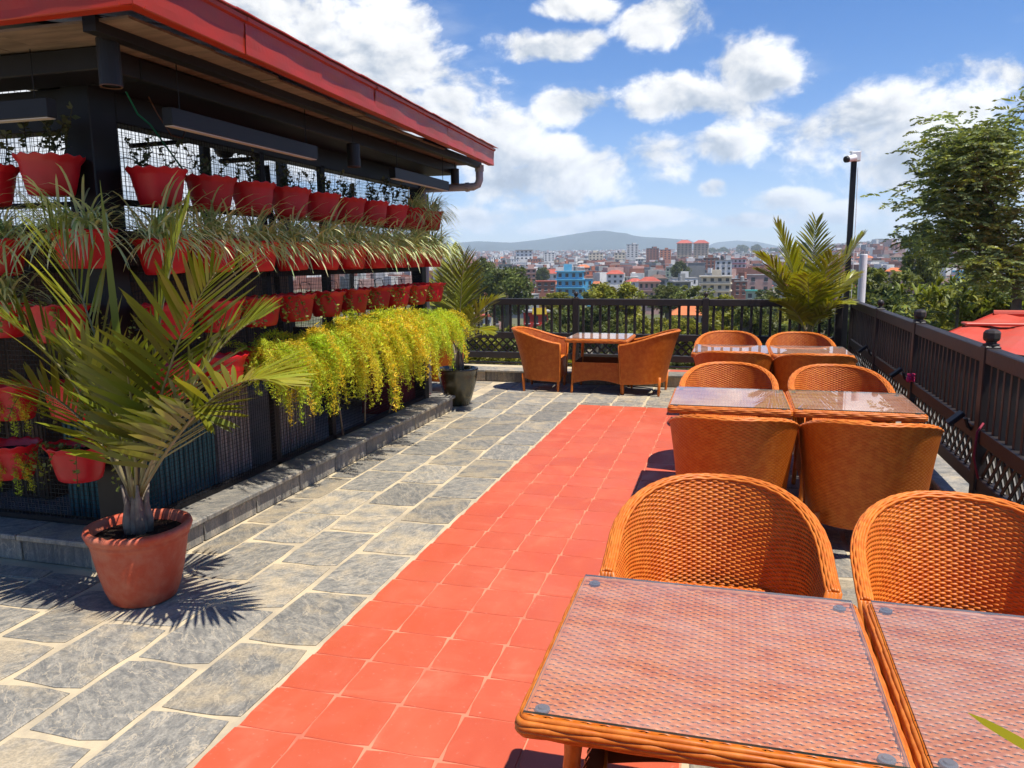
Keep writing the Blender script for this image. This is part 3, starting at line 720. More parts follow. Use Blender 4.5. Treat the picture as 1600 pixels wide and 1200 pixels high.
# linear lamps and cylinder lamps under the eave
def linear_lamp(A, B, label, drop=True):
    A = np.array(A); B = np.array(B); L = np.linalg.norm(B-A); t = (B-A)/L
    r = empty('linear_lamp', A, atan2(t[1], t[0]), label, 'lamp', 'black hanging lamps under the aviary eave')
    MB().box((0, -0.03, -0.045), (L, 0.03, 0.045), 0.003).put('housing', M['black'], r)
    MB().box((0.01, -0.024, -0.050), (L-0.01, 0.024, -0.0455)).put('diffuser', M['galv'], r)
    for s in (0.1, L-0.1): MB().tube([(s, 0, 0.045), (s, 0, 2.74-A[2])], 0.003, 5).put('cord', M['black'], r)
ya = at_x(258, 142, -2.86); yb = at_x(489, 205, -2.86)
linear_lamp((-2.86, ya[1], 2.46), (-2.86, yb[1], 2.46), 'long black linear lamp hung under the eave beside the corner column')
ya = at_x(612, 243, -2.86); yb = at_x(697, 268, -2.86)
linear_lamp((-2.86, ya[1], 2.46), (-2.86, yb[1], 2.46), 'short black linear lamp hung under the eave near the downpipe')
ya = at_y(-60, 130, 3.2); yb = at_y(80, 155, 3.2)
linear_lamp((ya[0], 3.2, 2.46), (yb[0], 3.2, 2.46), 'black linear lamp hung in front of the camera-facing aviary wall')
def cyl_lamp(c, h, r, label):
    o = empty('cylinder_lamp', c, 0, label, 'lamp', 'black cylinder lamps under the aviary eave')
    MB().lathe([(r*0.9, 0.004), (r, 0), (r, h), (r*0.95, h+0.004)], 20, top=True).put('housing', M['black'], o, smooth=False)
    MB().lathe([(r*0.82, -0.004), (r*0.98, -0.006), (r*0.98, 0.0)], 20, closed_bottom=False).put('trim_ring', M['brown_cord'], o)
    MB().tube([(0, 0, h), (0, 0, 2.74-c[2])], 0.003, 5).put('cord', M['black'], o)
c = at_y(174, 134, 3.1); cyl_lamp((c[0], 3.1, c[2]), 0.20, 0.050, 'large black cylinder lamp hanging in front of the corner column')
c = at_x(553, 260, -2.8); cyl_lamp((-2.8, c[1], c[2]), 0.16, 0.05, 'black cylinder lamp hanging midway along the aviary eave')
c = at_y(711, 287, 8.05); cyl_lamp((c[0], 8.05, c[2]), 0.15, 0.045, 'small black cylinder lamp hanging in front of the grey downpipe')
# electrical box, cords
c = at_x(292, 178, WX+0.01); o = MB().box((-0.012, -0.075, -0.07), (0.0, 0.075, 0.07), 0.01).put('junction_box', M['soffit'], loc=(WX-0.02, c[1], c[2])); tag(o, 'beige junction box behind the wire mesh under the eave', 'box')
def cord(pts, r, mat, label, name='cord'):
    o = MB().tube(pts, r, 6).put(name, M[mat], smooth=True); tag(o, label, 'cord')
cord([at_x(190, 130, -3.22), at_x(215, 178, -3.22), at_x(235, 195, -3.22), at_x(262, 232, -3.22), at_x(288, 268, -3.22)], 0.0055, 'cordgreen', 'green cord slanting down from the corner column under the eave')
cord([at_x(200, 120, -3.20), at_x(226, 140, -3.2), at_x(246, 178, -3.2), at_x(268, 212, -3.2), at_x(285, 216, -3.2), at_x(292, 200, -3.2)], 0.004, 'brown_cord', 'thin brown cord looping below the eave to the junction box')
# things kept in the aviary
def crate(px0, py0, px1, py1, x, mat, label, name, cat, dep=0.35):
    a = at_x(px0, py0, x); b_ = at_x(px1, py1, x); y0, y1 = sorted((a[1], b_[1])); z0, z1 = 0.10, max(a[2], b_[2])
    r = empty(name, (x, (y0+y1)/2, z0), 0, label, cat)
    W2 = (y1-y0)/2; h = z1-z0; n = max(4, int((y1-y0)/0.045))
    MB().box((-dep, -W2, 0), (-0.012, W2, h), 0.01).put('body', M[mat], r)
    for k in range(n):
        yy = -W2+(k+0.5)*2*W2/n; MB().box((-0.0125, yy-W2/n*0.62, 0.02), (0.0, yy+W2/n*0.62, h-0.02), 0.003).put('rib', M[mat], r)
crate(252, 780, 334, 640, WX-0.16, 'teal', 'teal ribbed plastic bin standing behind the mesh at the corner', 'plastic_bin', 'bin')
crate(352, 800, 388, 600, WX-0.14, 'greybox', 'narrow grey ribbed panel behind the mesh beside the teal bin', 'ribbed_panel', 'panel', 0.1)
crate(432, 740, 490, 590, WX-0.16, 'greybox', 'grey ribbed cabinet behind the mesh under the yellow ferns', 'cabinet', 'cabinet')
crate(612, 640, 672, 535, WX-0.14, 'cordred', 'dark red ribbed crate behind the mesh near the end post', 'crate', 'crate')
def crate_front(px0, px1, pyt, y, mat, label, name, cat):
    a = at_y(px0, pyt, y); b_ = at_y(px1, pyt, y); r = empty(name, ((a[0]+b_[0])/2, y, 0.10), 0, label, cat); W2 = (b_[0]-a[0])/2; h = a[2]-0.1; n = 9
    MB().box((-W2, 0.012, 0), (W2, 0.4, h), 0.01).put('body', M[mat], r)
    for k in range(n): xx = -W2+(k+0.5)*2*W2/n; MB().box((xx-W2/n*0.62, 0, 0.02), (xx+W2/n*0.62, 0.0125, h-0.02), 0.003).put('rib', M[mat], r)
crate_front(92, 172, 640, WY0+0.22, 'teal', 'teal ribbed tub behind the camera-facing mesh wall', 'plastic_tub', 'tub')
crate_front(0, 60, 610, WY0+0.5, 'board', 'brown wooden nest box behind the camera-facing mesh wall', 'nest_box', 'box')
# ================================================================== wicker furniture
def weave_arrays(P, nu, nv, S=4, hv=0.50, amp=0.0024, th=0.0022, warp=True, ew=0.55):
    """rows of strands over and under the stakes; P(u, v) -> points; returns verts, quads"""
    n = nu*S+1; u = np.linspace(0, 1, n); j = np.arange(nv); vc = (j+0.5)/nv
    U = np.broadcast_to(u[None, :], (nv, n)); eps = 1e-3
    def pn(U, V):
        p = P(U, V); du = P(np.clip(U+eps, 0, 1), V)-P(np.clip(U-eps, 0, 1), V); dv = P(U, np.clip(V+eps, 0, 1))-P(U, np.clip(V-eps, 0, 1))
        nn = np.cross(du, dv); nn /= np.linalg.norm(nn, axis=-1, keepdims=True)+1e-12; return p, nn
    ph = np.cos(pi*(U*nu+0.5 + j[:, None])); ph = np.sign(ph)*np.abs(ph)**0.7
    lay = []
    for k, (dv, w, t) in enumerate(((-hv, ew, 0.0), (-hv*0.45, 1.0, th*0.8), (hv*0.45, 1.0, th*0.8), (hv, ew, 0.0))):
        V = np.broadcast_to((vc+dv/nv)[:, None], (nv, n)); p, nn = pn(U, V)
        lay.append(p + nn*((amp*ph*w + t))[..., None])
    A = np.stack(lay, axis=2)                       # nv, n, 4, 3
    idx = np.arange(nv*n*4).reshape(nv, n, 4)
    q = []
    for k in range(3): q.append(np.stack([idx[:, :-1, k], idx[:, 1:, k], idx[:, 1:, k+1], idx[:, :-1, k+1]], axis=-1).reshape(-1, 4))
    V = A.reshape(-1, 3); F = np.concatenate(q); MI = np.zeros(len(F), int)
    # stakes, and behind them a sheet coloured dark for the shade in the gaps
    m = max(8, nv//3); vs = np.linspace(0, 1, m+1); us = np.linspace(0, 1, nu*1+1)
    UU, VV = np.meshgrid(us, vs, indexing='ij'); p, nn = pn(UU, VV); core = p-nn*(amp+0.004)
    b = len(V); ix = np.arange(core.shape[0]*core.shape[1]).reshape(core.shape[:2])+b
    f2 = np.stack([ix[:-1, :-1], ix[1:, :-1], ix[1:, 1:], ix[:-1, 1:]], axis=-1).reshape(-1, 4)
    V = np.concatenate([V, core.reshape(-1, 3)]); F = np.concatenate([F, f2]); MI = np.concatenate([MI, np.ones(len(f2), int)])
    if warp:
        uc = (np.arange(nu)+0.5)/nu; wd = 0.16/nu; vs = np.linspace(0, 1, nv+1)
        U0, V0 = np.meshgrid(uc, vs, indexing='ij'); L = []
        for du in (-wd, wd):
            p, nn = pn(U0+du, V0); L.append(p-nn*0.0006)
        Wp = np.stack(L, axis=2); b = len(V); ix = np.arange(Wp.shape[0]*Wp.shape[1]*2).reshape(Wp.shape[:3])+b
        f3 = np.stack([ix[:, :-1, 0], ix[:, :-1, 1], ix[:, 1:, 1], ix[:, 1:, 0]], axis=-1).reshape(-1, 4)
        V = np.concatenate([V, Wp.reshape(-1, 3)]); F = np.concatenate([F, f3]); MI = np.concatenate([MI, np.zeros(len(f3), int)])
    return V, F, MI
def weave_mesh(name, P, nu, nv, core='gap_shade', **kw):
    V, F, MI = weave_arrays(P, nu, nv, **kw); return mesh(name, V, F, [M['wicker'], M[core]], MI, smooth=True)
def u_outline(w, yb, yf, y0, n=400, ex=2.25):
    """U shape from front right round the back to front left, resampled by arc length"""
    th = np.linspace(0, pi, 240); c = np.cos(th); s = np.sin(th)
    ex_x = w*np.sign(c)*np.abs(c)**(2/ex); ex_y = y0-(y0-yb)*np.abs(s)**(2/ex)
    pts = np.concatenate([[[w, yf]], np.stack([ex_x, ex_y], 1), [[-w, yf]]])
    d = np.concatenate([[0], np.cumsum(np.linalg.norm(np.diff(pts, axis=0), axis=1))]); s_ = np.linspace(0, d[-1], n)
    return np.stack([np.interp(s_, d, pts[:, 0]), np.interp(s_, d, pts[:, 1])], 1)
CH_TOP = u_outline(0.380, -0.385, 0.315, 0.10, ex=2.05); CH_BOT = u_outline(0.312, -0.205, 0.300, 0.10, ex=2.3)
def chair_rim_z(y): 
    t = np.clip((0.315-y)/0.68, 0, 1); return 0.640 + 0.170*(t*t*(3-2*t)*0.55+t*0.45)
def chair_P(inset, z_lo):
    def P(u, v):
        k = np.linspace(0, 1, 400); tx = np.interp(u, k, CH_TOP[:, 0]); ty = np.interp(u, k, CH_TOP[:, 1]); bx = np.interp(u, k, CH_BOT[:, 0]); by = np.interp(u, k, CH_BOT[:, 1])
        z1 = chair_rim_z(ty); z0 = z_lo(u) if callable(z_lo) else z_lo; z = z0+(z1-z0)*v
        f = np.clip((z-0.10)/(z1-0.10), 0, 1); g = 0.45*f+0.55*f**1.7
        x = bx+(tx-bx)*g; y = by+(ty-by)*g
        # inset towards the seat centre line
        cx, cyy = x-0.0, y-np.minimum(y, 0.0)*0-0.0
        nx = -x; ny = np.where(y < 0, -y, 0.0); L = np.sqrt((nx/0.37)**2+(ny/0.35)**2)+1e-6
        x = x+inset*(nx/0.37)/L; y = y+inset*(ny/0.35)/L
        return np.stack([x, y, z], -1)
    return P
def build_chair():
    root = empty('wicker_chair')
    zl = lambda u: 0.135+0.025*np.sin(pi*np.clip(u, 0, 1))
    Po = chair_P(0.0, zl)
    Por = lambda u, v: Po(1-u, v)
    put('backrest', weave_mesh('backrest', Por, 80, 62, th=0.0005, amp=0.0017, ew=0.85), root)
    Pi = chair_P(0.034, 0.40); Pin = Pi
    put('inner_lining', weave_mesh('inner_lining', Pin, 72, 46, S=5), root)
    # rim: seven strands laid side by side over the top edge
    b = MB(); us = np.linspace(0, 1, 150); Pt = Po(us, np.ones_like(us)); Pq = Pi(us, np.ones_like(us))
    for k in range(6):
        s = k/5; a = (s-0.5)*2; base = Pt+(Pq-Pt)*(s*1.16-0.08)
        base = base+np.array([0, 0, 1.0])*(0.010*(1-a*a)-0.004)
        wv = 0.0016*np.sin(us*150+ (k % 2)*pi); base[:, 2] += wv
        b.tube(list(base), 0.0060, 5, caps=True)
    for q in (0, -1):                                  # bound front ends of the arms
        for k in range(4):
            A = Po(np.array([us[q]]), np.array([1.0]))[0]; Bq = Pi(np.array([us[q]]), np.array([1.0]))[0]; top = A+(Bq-A)*(k/3)
            A2 = Po(np.array([us[q]]), np.array([0.02]))[0]; B2 = A2.copy(); B2[0] *= 0.88; bot = A2+(B2-A2)*(k/3)
            mid = Po(np.array([us[q]]), np.array([0.5]))[0]*1.0; mid2 = mid.copy(); mid2[0] -= np.sign(mid[0])*0.05; mm = mid+(mid2-mid)*(k/3)
            b.tube([top, lerp(top, mm, 0.5)+(0, 0.002, 0), mm, lerp(mm, bot, 0.5), bot], 0.0095, 6)
    rimz = b.put('rim', M['wicker_rim'], root, smooth=True)
    # seat and front apron
    def Ps(u, v): return np.stack([(u-0.5)*2*(0.225+0.05*v), -0.165+0.455*v, 0.425+0*u], -1)
    put('seat', weave_mesh('seat', lambda u, v: Ps(u, v), 26, 40, S=3), root)
    def Pf(u, v): x = (0.5-u)*2*0.305; return np.stack([x, 0.298+0.012*np.cos((u-0.5)*pi), 0.135+0.05*np.sin(pi*u)*(1-v)+(0.425-0.135)*v], -1)
    put('front_apron', weave_mesh('front_apron', Pf, 26, 24, S=3), root)
    lb = MB().lathe([(0.014, 0.0), (0.016, 0.01), (0.019, 0.10), (0.020, 0.24)], 10, top=True).me('leg', M['wicker_rim'], smooth=True)
    for sx in (-1, 1):
        for sy in (-1, 1): 
            o = put('leg', lb, root, (sx*0.272, 0.05+sy*0.225, 0.004)); o.rotation_euler = (-sy*0.05, sx*0.05, 0)
    return root
CHAIR = build_chair(); chair_used = []
def place_chair(x, y, rz, label):
    if not chair_used: o = CHAIR; chair_used.append(1)
    else: o = copy_tree(CHAIR)
    o.location = (x, y, 0.005); o.rotation_euler = (0, 0, rz); tag(o, label, 'chair', 'orange wicker tub chairs'); return o
def build_table():
    root = empty('wicker_table'); h = 0.40; zt = 0.700
    Pt = lambda u, v: np.stack([(u-0.5)*2*(h-0.012), (v-0.5)*2*(h-0.012), zt+0*u], -1)
    put('tabletop', weave_mesh('tabletop', Pt, 37, 62, S=4, amp=0.0024, hv=0.44, core='table_gap_shade'), root)
    b = MB()
    def ring(hh, z, r, seed):
        rg = random.Random(seed); pts = []; rr = []; cr = 0.018
        for cxy, a0 in (((hh-cr, hh-cr), 0), ((-hh+cr, hh-cr), pi/2), ((-hh+cr, -hh+cr), pi), ((hh-cr, -hh+cr), 1.5*pi)):
            for k in range(5): a = a0+k*pi/8; pts.append((cxy[0]+cr*cos(a), cxy[1]+cr*sin(a)))
        pts.append(pts[0]); P2 = []; R2 = []
        for (p, q) in zip(pts[:-1], pts[1:]):
            L = math.hypot(q[0]-p[0], q[1]-p[1]); n = max(1, int(L/0.011))
            for k in range(n): P2.append((lerp(p[0], q[0], k/n), lerp(p[1], q[1], k/n), z))
        P2.append(P2[0]); ph = rg.random()*6
        for i in range(len(P2)):
            w = abs(sin(i*0.30+ph)); R2.append(r*(0.70+0.42*w**0.5))
        b.tube(P2, R2, 6, caps=False)
    for i, (hh, z) in enumerate(((h-0.008, 0.7015), (h, 0.694), (h+0.002, 0.684), (h+0.001, 0.674), (h-0.004, 0.666))): ring(hh, z, 0.0072, i)
    b.put('edge_binding', M['wicker_rim'], root, smooth=True)
    g = MB(); gh = 0.388; z0, z1 = 0.712, 0.7175
    g.v = [(-gh, -gh, z0), (gh, -gh, z0), (gh, gh, z0), (-gh, gh, z0), (-gh, -gh, z1), (gh, -gh, z1), (gh, gh, z1), (-gh, gh, z1)]
    g.f = [(4, 5, 6, 7), (0, 1, 5, 4), (1, 2, 6, 5), (2, 3, 7, 6), (3, 0, 4, 7)]; g.m = [0, 1, 1, 1, 1]; g.t = [(1, 1, 1)]*5
    g.put('glass_top', [M['glass'], M['glass_edge']], root)
    pd = MB().lathe([(0.017, 0), (0.017, 0.004), (0.011, 0.005), (0.009, 0.0085)], 16, top=True).me('glass_pad', M['pad'])
    for sx in (-1, 1):
        for sy in (-1, 1):
            put('glass_pad', pd, root, (sx*(gh-0.035), sy*(gh-0.035), 0.7033))
            top = np.array([sx*0.290, sy*0.290, 0.675]); bot = np.array([sx*0.325, sy*0.325, 0.0]); pts = [lerp(bot, top, k/24) for k in range(25)]
            rr = [0.015+0.006*(k/24)+0.0016*(k % 2) for k in range(25)]
            put('leg', MB().tube(pts, rr, 8).me('leg', M['wicker_rim'], smooth=True), root)
    def Pp(u, v): x = (u-0.5)*2*0.300; z0_ = 0.13+0.045*np.sin(pi*np.clip(u, 0, 1)); return np.stack([x, -0.318+0.014*v+0*u, z0_+(0.40-z0_)*v], -1)
    pm = weave_mesh('side_panel', Pp, 30, 26, S=3)
    for k in range(4): put('side_panel', pm, root, (0, 0, 0), k*pi/2)
    return root
TABLE = build_table(); table_used = []
def place_table(x, y, rz, label):
    if not table_used: o = TABLE; table_used.append(1)
    else: o = copy_tree(TABLE)
    o.location = (x, y, 0.005); o.rotation_euler = (0, 0, rz); tag(o, label, 'table', 'orange wicker tables with glass tops'); return o
place_table(-0.030, 1.915, 0.006, 'glass topped wicker table nearest the camera beside the red tile strip')
place_table(0.795, 1.930, -0.008, 'glass topped wicker table nearest the camera beside the railing')
place_table(-0.010, 5.72, 0.01, 'glass topped wicker table in the middle pair beside the red tile strip')
place_table(0.805, 5.75, -0.004, 'glass topped wicker table in the middle pair beside the railing')
place_table(-0.015, 8.88, 0.0, 'glass topped wicker table in the far pair beside the red tile strip')
place_table(0.800, 8.92, 0.01, 'glass topped wicker table in the far pair below the potted palm')
place_table(-1.66, 10.10, 0.0, 'glass topped wicker table standing alone between two chairs by the far railing')
place_chair(-0.03, 2.845, pi+0.02, 'wicker tub chair facing the camera behind the nearest table by the red strip')
place_chair(0.80, 2.80, pi-0.03, 'wicker tub chair facing the camera behind the nearest table by the railing')
place_chair(-0.02, 1.12, 0.05, 'wicker tub chair of which only an arm tip shows under the nearest table')
place_chair(0.02, 4.80, 0.02, 'wicker tub chair showing its back at the middle table by the red strip')
place_chair(0.79, 4.82, -0.03, 'wicker tub chair showing its back at the middle table by the railing')
place_chair(-0.02, 6.53, pi-0.01, 'wicker tub chair facing the camera at the middle table by the red strip')
place_chair(0.82, 6.55, pi+0.03, 'wicker tub chair facing the camera at the middle table by the railing')
place_chair(0.01, 8.07, 0.0, 'wicker tub chair showing its back at the far table by the red strip')
place_chair(0.78, 8.02, 0.02, 'wicker tub chair showing its back at the far table by the railing')
place_chair(-0.05, 9.60, pi, 'wicker tub chair facing the camera at the far table in full sun')
place_chair(0.76, 9.58, pi, 'wicker tub chair facing the camera under the shadow of the potted palm')
place_chair(-2.46, 10.05, -pi/2+0.06, 'wicker tub chair at the lone far table facing away from the aviary')
place_chair(-1.02, 10.00, pi/2-0.08, 'wicker tub chair at the lone far table facing the aviary')
place_chair(-3.80, 9.62, -pi/2+0.5, 'wicker tub chair half hidden behind the palm in the green glazed pot')
# ================================================================== plants on the terrace
Zv = np.array([0, 0, 1.0])
def unit(v): return v/(np.linalg.norm(v)+1e-12)
def leaflet(b, p, d, wv, L, w, droop, tint, seg=5, taper=0.65):
    rows = []; q = p.copy(); dd = d.copy()
    for i in range(seg+1):
        s = i/seg; ww = w*max(0.03, (sin(pi*(0.10+0.88*s)))**taper)
        if i == seg: ww = w*0.04
        rows.append((q-wv*ww/2, q+wv*ww/2))
        dd = unit(dd - Zv*droop*(0.4+s)/seg); q = q+dd*L/seg
    k = len(b.v)
    for a, c in rows: b.v.append(tuple(a)); b.v.append(tuple(c))
    for i in range(seg): b.f.append((k+2*i, k+2*i+1, k+2*i+3, k+2*i+2)); b.t.append(tint); b.m.append(0)
def frond(parent, base, ctrl, tip, n=34, Lmax=0.42, w=0.024, droop=0.25, seed=0, t0=0.16, vee=0.15, tint=(1, 1, 1), var=0.35, r0=0.011):
    rg = random.Random(seed); base, ctrl, tip = map(lambda p: np.array(p, float), (base, ctrl, tip))
    B = lambda t: (1-t)**2*base+2*t*(1-t)*ctrl+t*t*tip
    D = lambda t: unit(2*(1-t)*(ctrl-base)+2*t*(tip-ctrl))
    rad_ = tip-base; rad_[2] = 0; rad_ = unit(rad_); side = np.cross(rad_, Zv)
    b = MB()
    for i in range(n):
        t = t0+(1-t0)*i/(n-1); p = B(t); T = D(t); nn = unit(np.cross(side, T)); f = (i/(n-1))
        L = Lmax*(0.45+0.55*sin(pi*min(1, 0.18+0.62*f)))*(1-0.55*f**3)
        a = lerp(1.05, 0.42, f)
        for s in (-1, 1):
            j = rg.uniform(-0.10, 0.10)
            d = unit(T*cos(a+j)+side*s*sin(a+j)+nn*(vee+rg.uniform(-0.08, 0.08)))
            wv = unit(T-d*np.dot(T, d)+nn*s*0.15); c = 1.2*(1-var+2*var*rg.random()); y = rg.random()**2
            leaflet(b, p, d, wv, L*rg.uniform(0.9, 1.08), w*(1-0.35*f), droop*rg.uniform(0.6, 1.4), (tint[0]*c*(1+0.25*y), tint[1]*c, tint[2]*c*(1-0.2*y)))
    o = b.put('frond', M['palm'], parent, tinted=True)
    pts = [B(k/14) for k in range(15)]; MB().tube(pts, [lerp(r0, 0.0022, (k/14)**0.7) for k in range(15)], 6).put('rachis', M['palm_stem'], o, smooth=True, tinted=True)
    return o
def palm_trunk(parent, c, z0, h, r):
    b = MB(); b.lathe([(r*0.95, z0), (r*1.15, z0+h*0.15), (r*1.05, z0+h*0.45), (r*0.7, z0+h*0.75), (r*0.45, z0+h)], 14, (c[0], c[1], 0)); b.put('trunk', M['palm_trunk'], parent, smooth=True)
    for k in range(5):
        a = k*1.3+0.4; d = np.array([cos(a), sin(a), 0])
        p = [np.array([c[0], c[1], z0+0.02])+d*r*0.9, np.array([c[0], c[1], z0+h*0.35])+d*r*1.05, np.array([c[0], c[1], z0+h*0.7])+d*r*0.9, np.array([c[0], c[1], z0+h*1.15])+d*r*1.3]
        MB().tube(p, [r*0.55, r*0.5, r*0.32, r*0.12], 7).put('leaf_sheath', M['palm_trunk'], parent, smooth=True)
# ---- big palm in the red painted clay pot
PC = np.array([-2.875, 3.13])
palm = empty('potted_palm', (0, 0, 0), 0, 'big palm in a red clay pot at the aviary corner', 'potted palm')
def potmesh(prof, n=48, fn=None): return MB().lathe(prof, n, (0, 0, 0), fn=fn)
k_ = 0.735
pot = potmesh([(0.200*k_, 0.006), (0.215*k_, 0.012), (0.245*k_, 0.07), (0.275*k_, 0.16), (0.298*k_, 0.25), (0.310*k_, 0.305), (0.316*k_, 0.325), (0.328*k_, 0.334), (0.322*k_, 0.344), (0.338*k_, 0.355), (0.348*k_, 0.376), (0.340*k_, 0.394), (0.308*k_, 0.396), (0.296*k_, 0.38), (0.29*k_, 0.33), (0.28*k_, 0.30)],
              fn=lambda r, z, a: (r*(1+0.006*sin(3*a+1))+(0.003*sin(34*a) if 0.325 < z < 0.35 else 0), z+0.003*sin(2*a)))
pot.put('pot', M['terracotta'], palm, smooth=True, loc=(PC[0], PC[1], 0.005))
MB().lathe([(0.290*k_, 0.350), (0.15*k_, 0.358), (0.01, 0.362)], 24, closed_bottom=False).put('soil', M['soil'], palm, loc=(PC[0], PC[1], 0.0))
palm_trunk(palm, PC, 0.34, 0.24, 0.050)
def P_(px, py, y): return at_y(px, py, y)
cb = np.array([PC[0], PC[1], 0.54])
def fr(tip, ctrl, yt, yc, seed, **kw):
    T = P_(tip[0], tip[1], yt); C = P_(ctrl[0], ctrl[1], yc); v = C-cb
    frond(palm, cb+unit(np.array([v[0], v[1], 0]))*0.02, C, T, seed=seed, **kw)
fr((70, 340), (165, 510), 3.02, 3.05, 1, Lmax=0.50, n=30, w=0.030, tint=(1.45, 1.5, 1.5), vee=0.02, droop=0.06)  # sunlit paleness of this frond is put into its tint
fr((338, 425), (262, 520), 2.92, 3.0, 2, Lmax=0.52, n=31, w=0.030, tint=(0.75, 0.85, 0.8), vee=0.02, droop=0.07)
fr((292, 330), (235, 500), 3.35, 3.2, 3, Lmax=0.38, n=24, w=0.030, tint=(1.1, 1.15, 0.9), droop=0.06)
fr((432, 598), (335, 560), 2.95, 3.0, 4, Lmax=0.44, n=28, w=0.030, tint=(1.3, 1.3, 1.2), droop=0.18)  # lighter tint paints this frond as lit by the sun
fr((-5, 490), (125, 560), 2.90, 3.0, 5, Lmax=0.46, n=28, w=0.030, tint=(0.95, 0.95, 0.8), droop=0.15)
fr((400, 500), (310, 540), 3.40, 3.25, 6, Lmax=0.44, n=27, w=0.030, tint=(0.85, 0.9, 0.75), droop=0.15)
fr((105, 545), (175, 590), 2.82, 2.95, 7, Lmax=0.36, n=23, w=0.030, tint=(0.8, 0.85, 0.7), droop=0.12)
fr((15, 600), (120, 600), 3.05, 3.08, 10, Lmax=0.40, n=25, w=0.030, tint=(1.2, 1.2, 1.0), droop=0.21)
fr((325, 655), (275, 600), 2.92, 3.0, 9, Lmax=0.38, n=25, w=0.030, tint=(0.75, 0.8, 0.7), droop=0.24)
fr((190, 560), (210, 590), 2.80, 2.95, 13, Lmax=0.36, n=23, w=0.030, tint=(0.75, 0.8, 0.7), droop=0.21)
b = MB(); tp = P_(162, 316, 3.05); leaflet(b, cb+np.array([-0.01, 0, 0.1]), unit(tp-cb), np.array([0.8, 0.6, 0]), np.linalg.norm(tp-cb), 0.035, 0.02, (1.4, 1.5, 1.4), 8, 0.8); b.put('spear_leaf', M['palm'], palm, tinted=True)
# ---- palm in the dark green glazed pot at the end of the aviary
GP = np.array([-3.14, 8.66]); palm2 = empty('potted_palm', (0, 0, 0), 0, 'palm in a dark green glazed pot past the end of the aviary', 'potted palm')
potmesh([(0.13, 0.0), (0.14, 0.01), (0.175, 0.12), (0.215, 0.26), (0.232, 0.36), (0.232, 0.41), (0.245, 0.425), (0.243, 0.445), (0.222, 0.447), (0.212, 0.42), (0.208, 0.38)]).put('pot', M['ceramic'], palm2, smooth=True, loc=(GP[0], GP[1], 0.005))
MB().lathe([(0.209, 0.395), (0.01, 0.40)], 20, closed_bottom=False).put('soil', M['soil'], palm2, loc=(GP[0], GP[1], 0))
palm_trunk(palm2, GP, 0.39, 0.30, 0.05); cb2 = np.array([GP[0], GP[1], 0.66])
def fr2(root, cb_, tip, up, seed, **kw):
    v = np.array(tip)-cb_; frond(root, cb_+unit(np.array([v[0], v[1], 0]))*0.02, cb_+v*0.42+np.array([0, 0, up]), tip, seed=seed, **kw)
for i, (px, py, y, up, L) in enumerate(((725, 400, 8.5, 0.10, 0.42), (774, 468, 8.5, 0.22, 0.36), (690, 420, 8.9, 0.1, 0.36), (660, 470, 9.2, 0.2, 0.34), (760, 520, 8.2, 0.25, 0.3), (705, 390, 9.0, 0.05, 0.34))):
    fr2(palm2, cb2, at_y(px, py, y), up, 20+i, Lmax=L*1.1, n=38, w=0.030, tint=(1.2, 1.15, 0.8), droop=0.4)
# ---- palm in the railing corner
RP = at_y(1262, 528, 10.86)[:2]; RP = np.array([RP[0], 10.86]); palm3 = empty('potted_palm', (0, 0, 0), 0, 'bushy palm in a clay pot on the kerb at the railing corner', 'potted palm')
potmesh([(0.12, 0.0), (0.13, 0.01), (0.18, 0.2), (0.205, 0.31), (0.22, 0.325), (0.215, 0.36), (0.195, 0.36), (0.185, 0.32)]).put('pot', M['terracotta'], palm3, smooth=True, loc=(RP[0], RP[1], 0.165))
MB().lathe([(0.186, 0.315), (0.01, 0.32)], 20, closed_bottom=False).put('soil', M['soil'], palm3, loc=(RP[0], RP[1], 0.165))
palm_trunk(palm3, RP, 0.48, 0.28, 0.05); cb3 = np.array([RP[0], RP[1], 0.70])
for i, (px, py, y, up, L) in enumerate(((1215, 352, 10.7, 0.25, 0.40), (1275, 348, 11.0, 0.05, 0.40), (1345, 372, 10.9, 0.2, 0.44), (1190, 400, 10.5, 0.3, 0.40), (1188, 425, 10.9, 0.3, 0.38), (1300, 400, 10.3, 0.2, 0.40), (1335, 430, 11.2, 0.25, 0.36), (1240, 390, 11.2, 0.1, 0.36), (1320, 475, 10.5, 0.25, 0.34), (1215, 470, 10.4, 0.25, 0.34), (1262, 430, 10.1, 0.3, 0.36))):
    fr2(palm3, cb3, at_y(px, py, y), up, 40+i, Lmax=L*1.08, n=40, w=0.032, tint=(1.3, 1.2, 0.75), droop=0.45)
# ---- palm beside the nearest tables; one leaf tip reaches into view
NP = np.array([1.30, 1.30]); palm4 = empty('potted_palm', (0, 0, 0), 0, 'palm of which one yellow green leaf tip shows over the nearest table', 'potted palm')
potmesh([(0.12, 0.0), (0.13, 0.01), (0.18, 0.2), (0.205, 0.31), (0.22, 0.325), (0.215, 0.36), (0.195, 0.36), (0.185, 0.32)]).put('pot', M['terracotta'], palm4, smooth=True, loc=(NP[0], NP[1]-0.9, 0.005))
MB().lathe([(0.186, 0.315), (0.01, 0.32)], 20, closed_bottom=False).put('soil', M['soil'], palm4, loc=(NP[0], NP[1]-0.9, 0.005))
MB().tube([(NP[0], NP[1]-0.9, 0.3), (NP[0], NP[1]-0.9, 0.6), (NP[0]-0.01, NP[1]-0.6, 0.95)], [0.05, 0.035, 0.012], 8).put('trunk', M['palm_trunk'], palm4, smooth=True)
b = MB(); A = at_d(1690, 1215, 1.30); T = at_d(1512, 1112, 1.45)
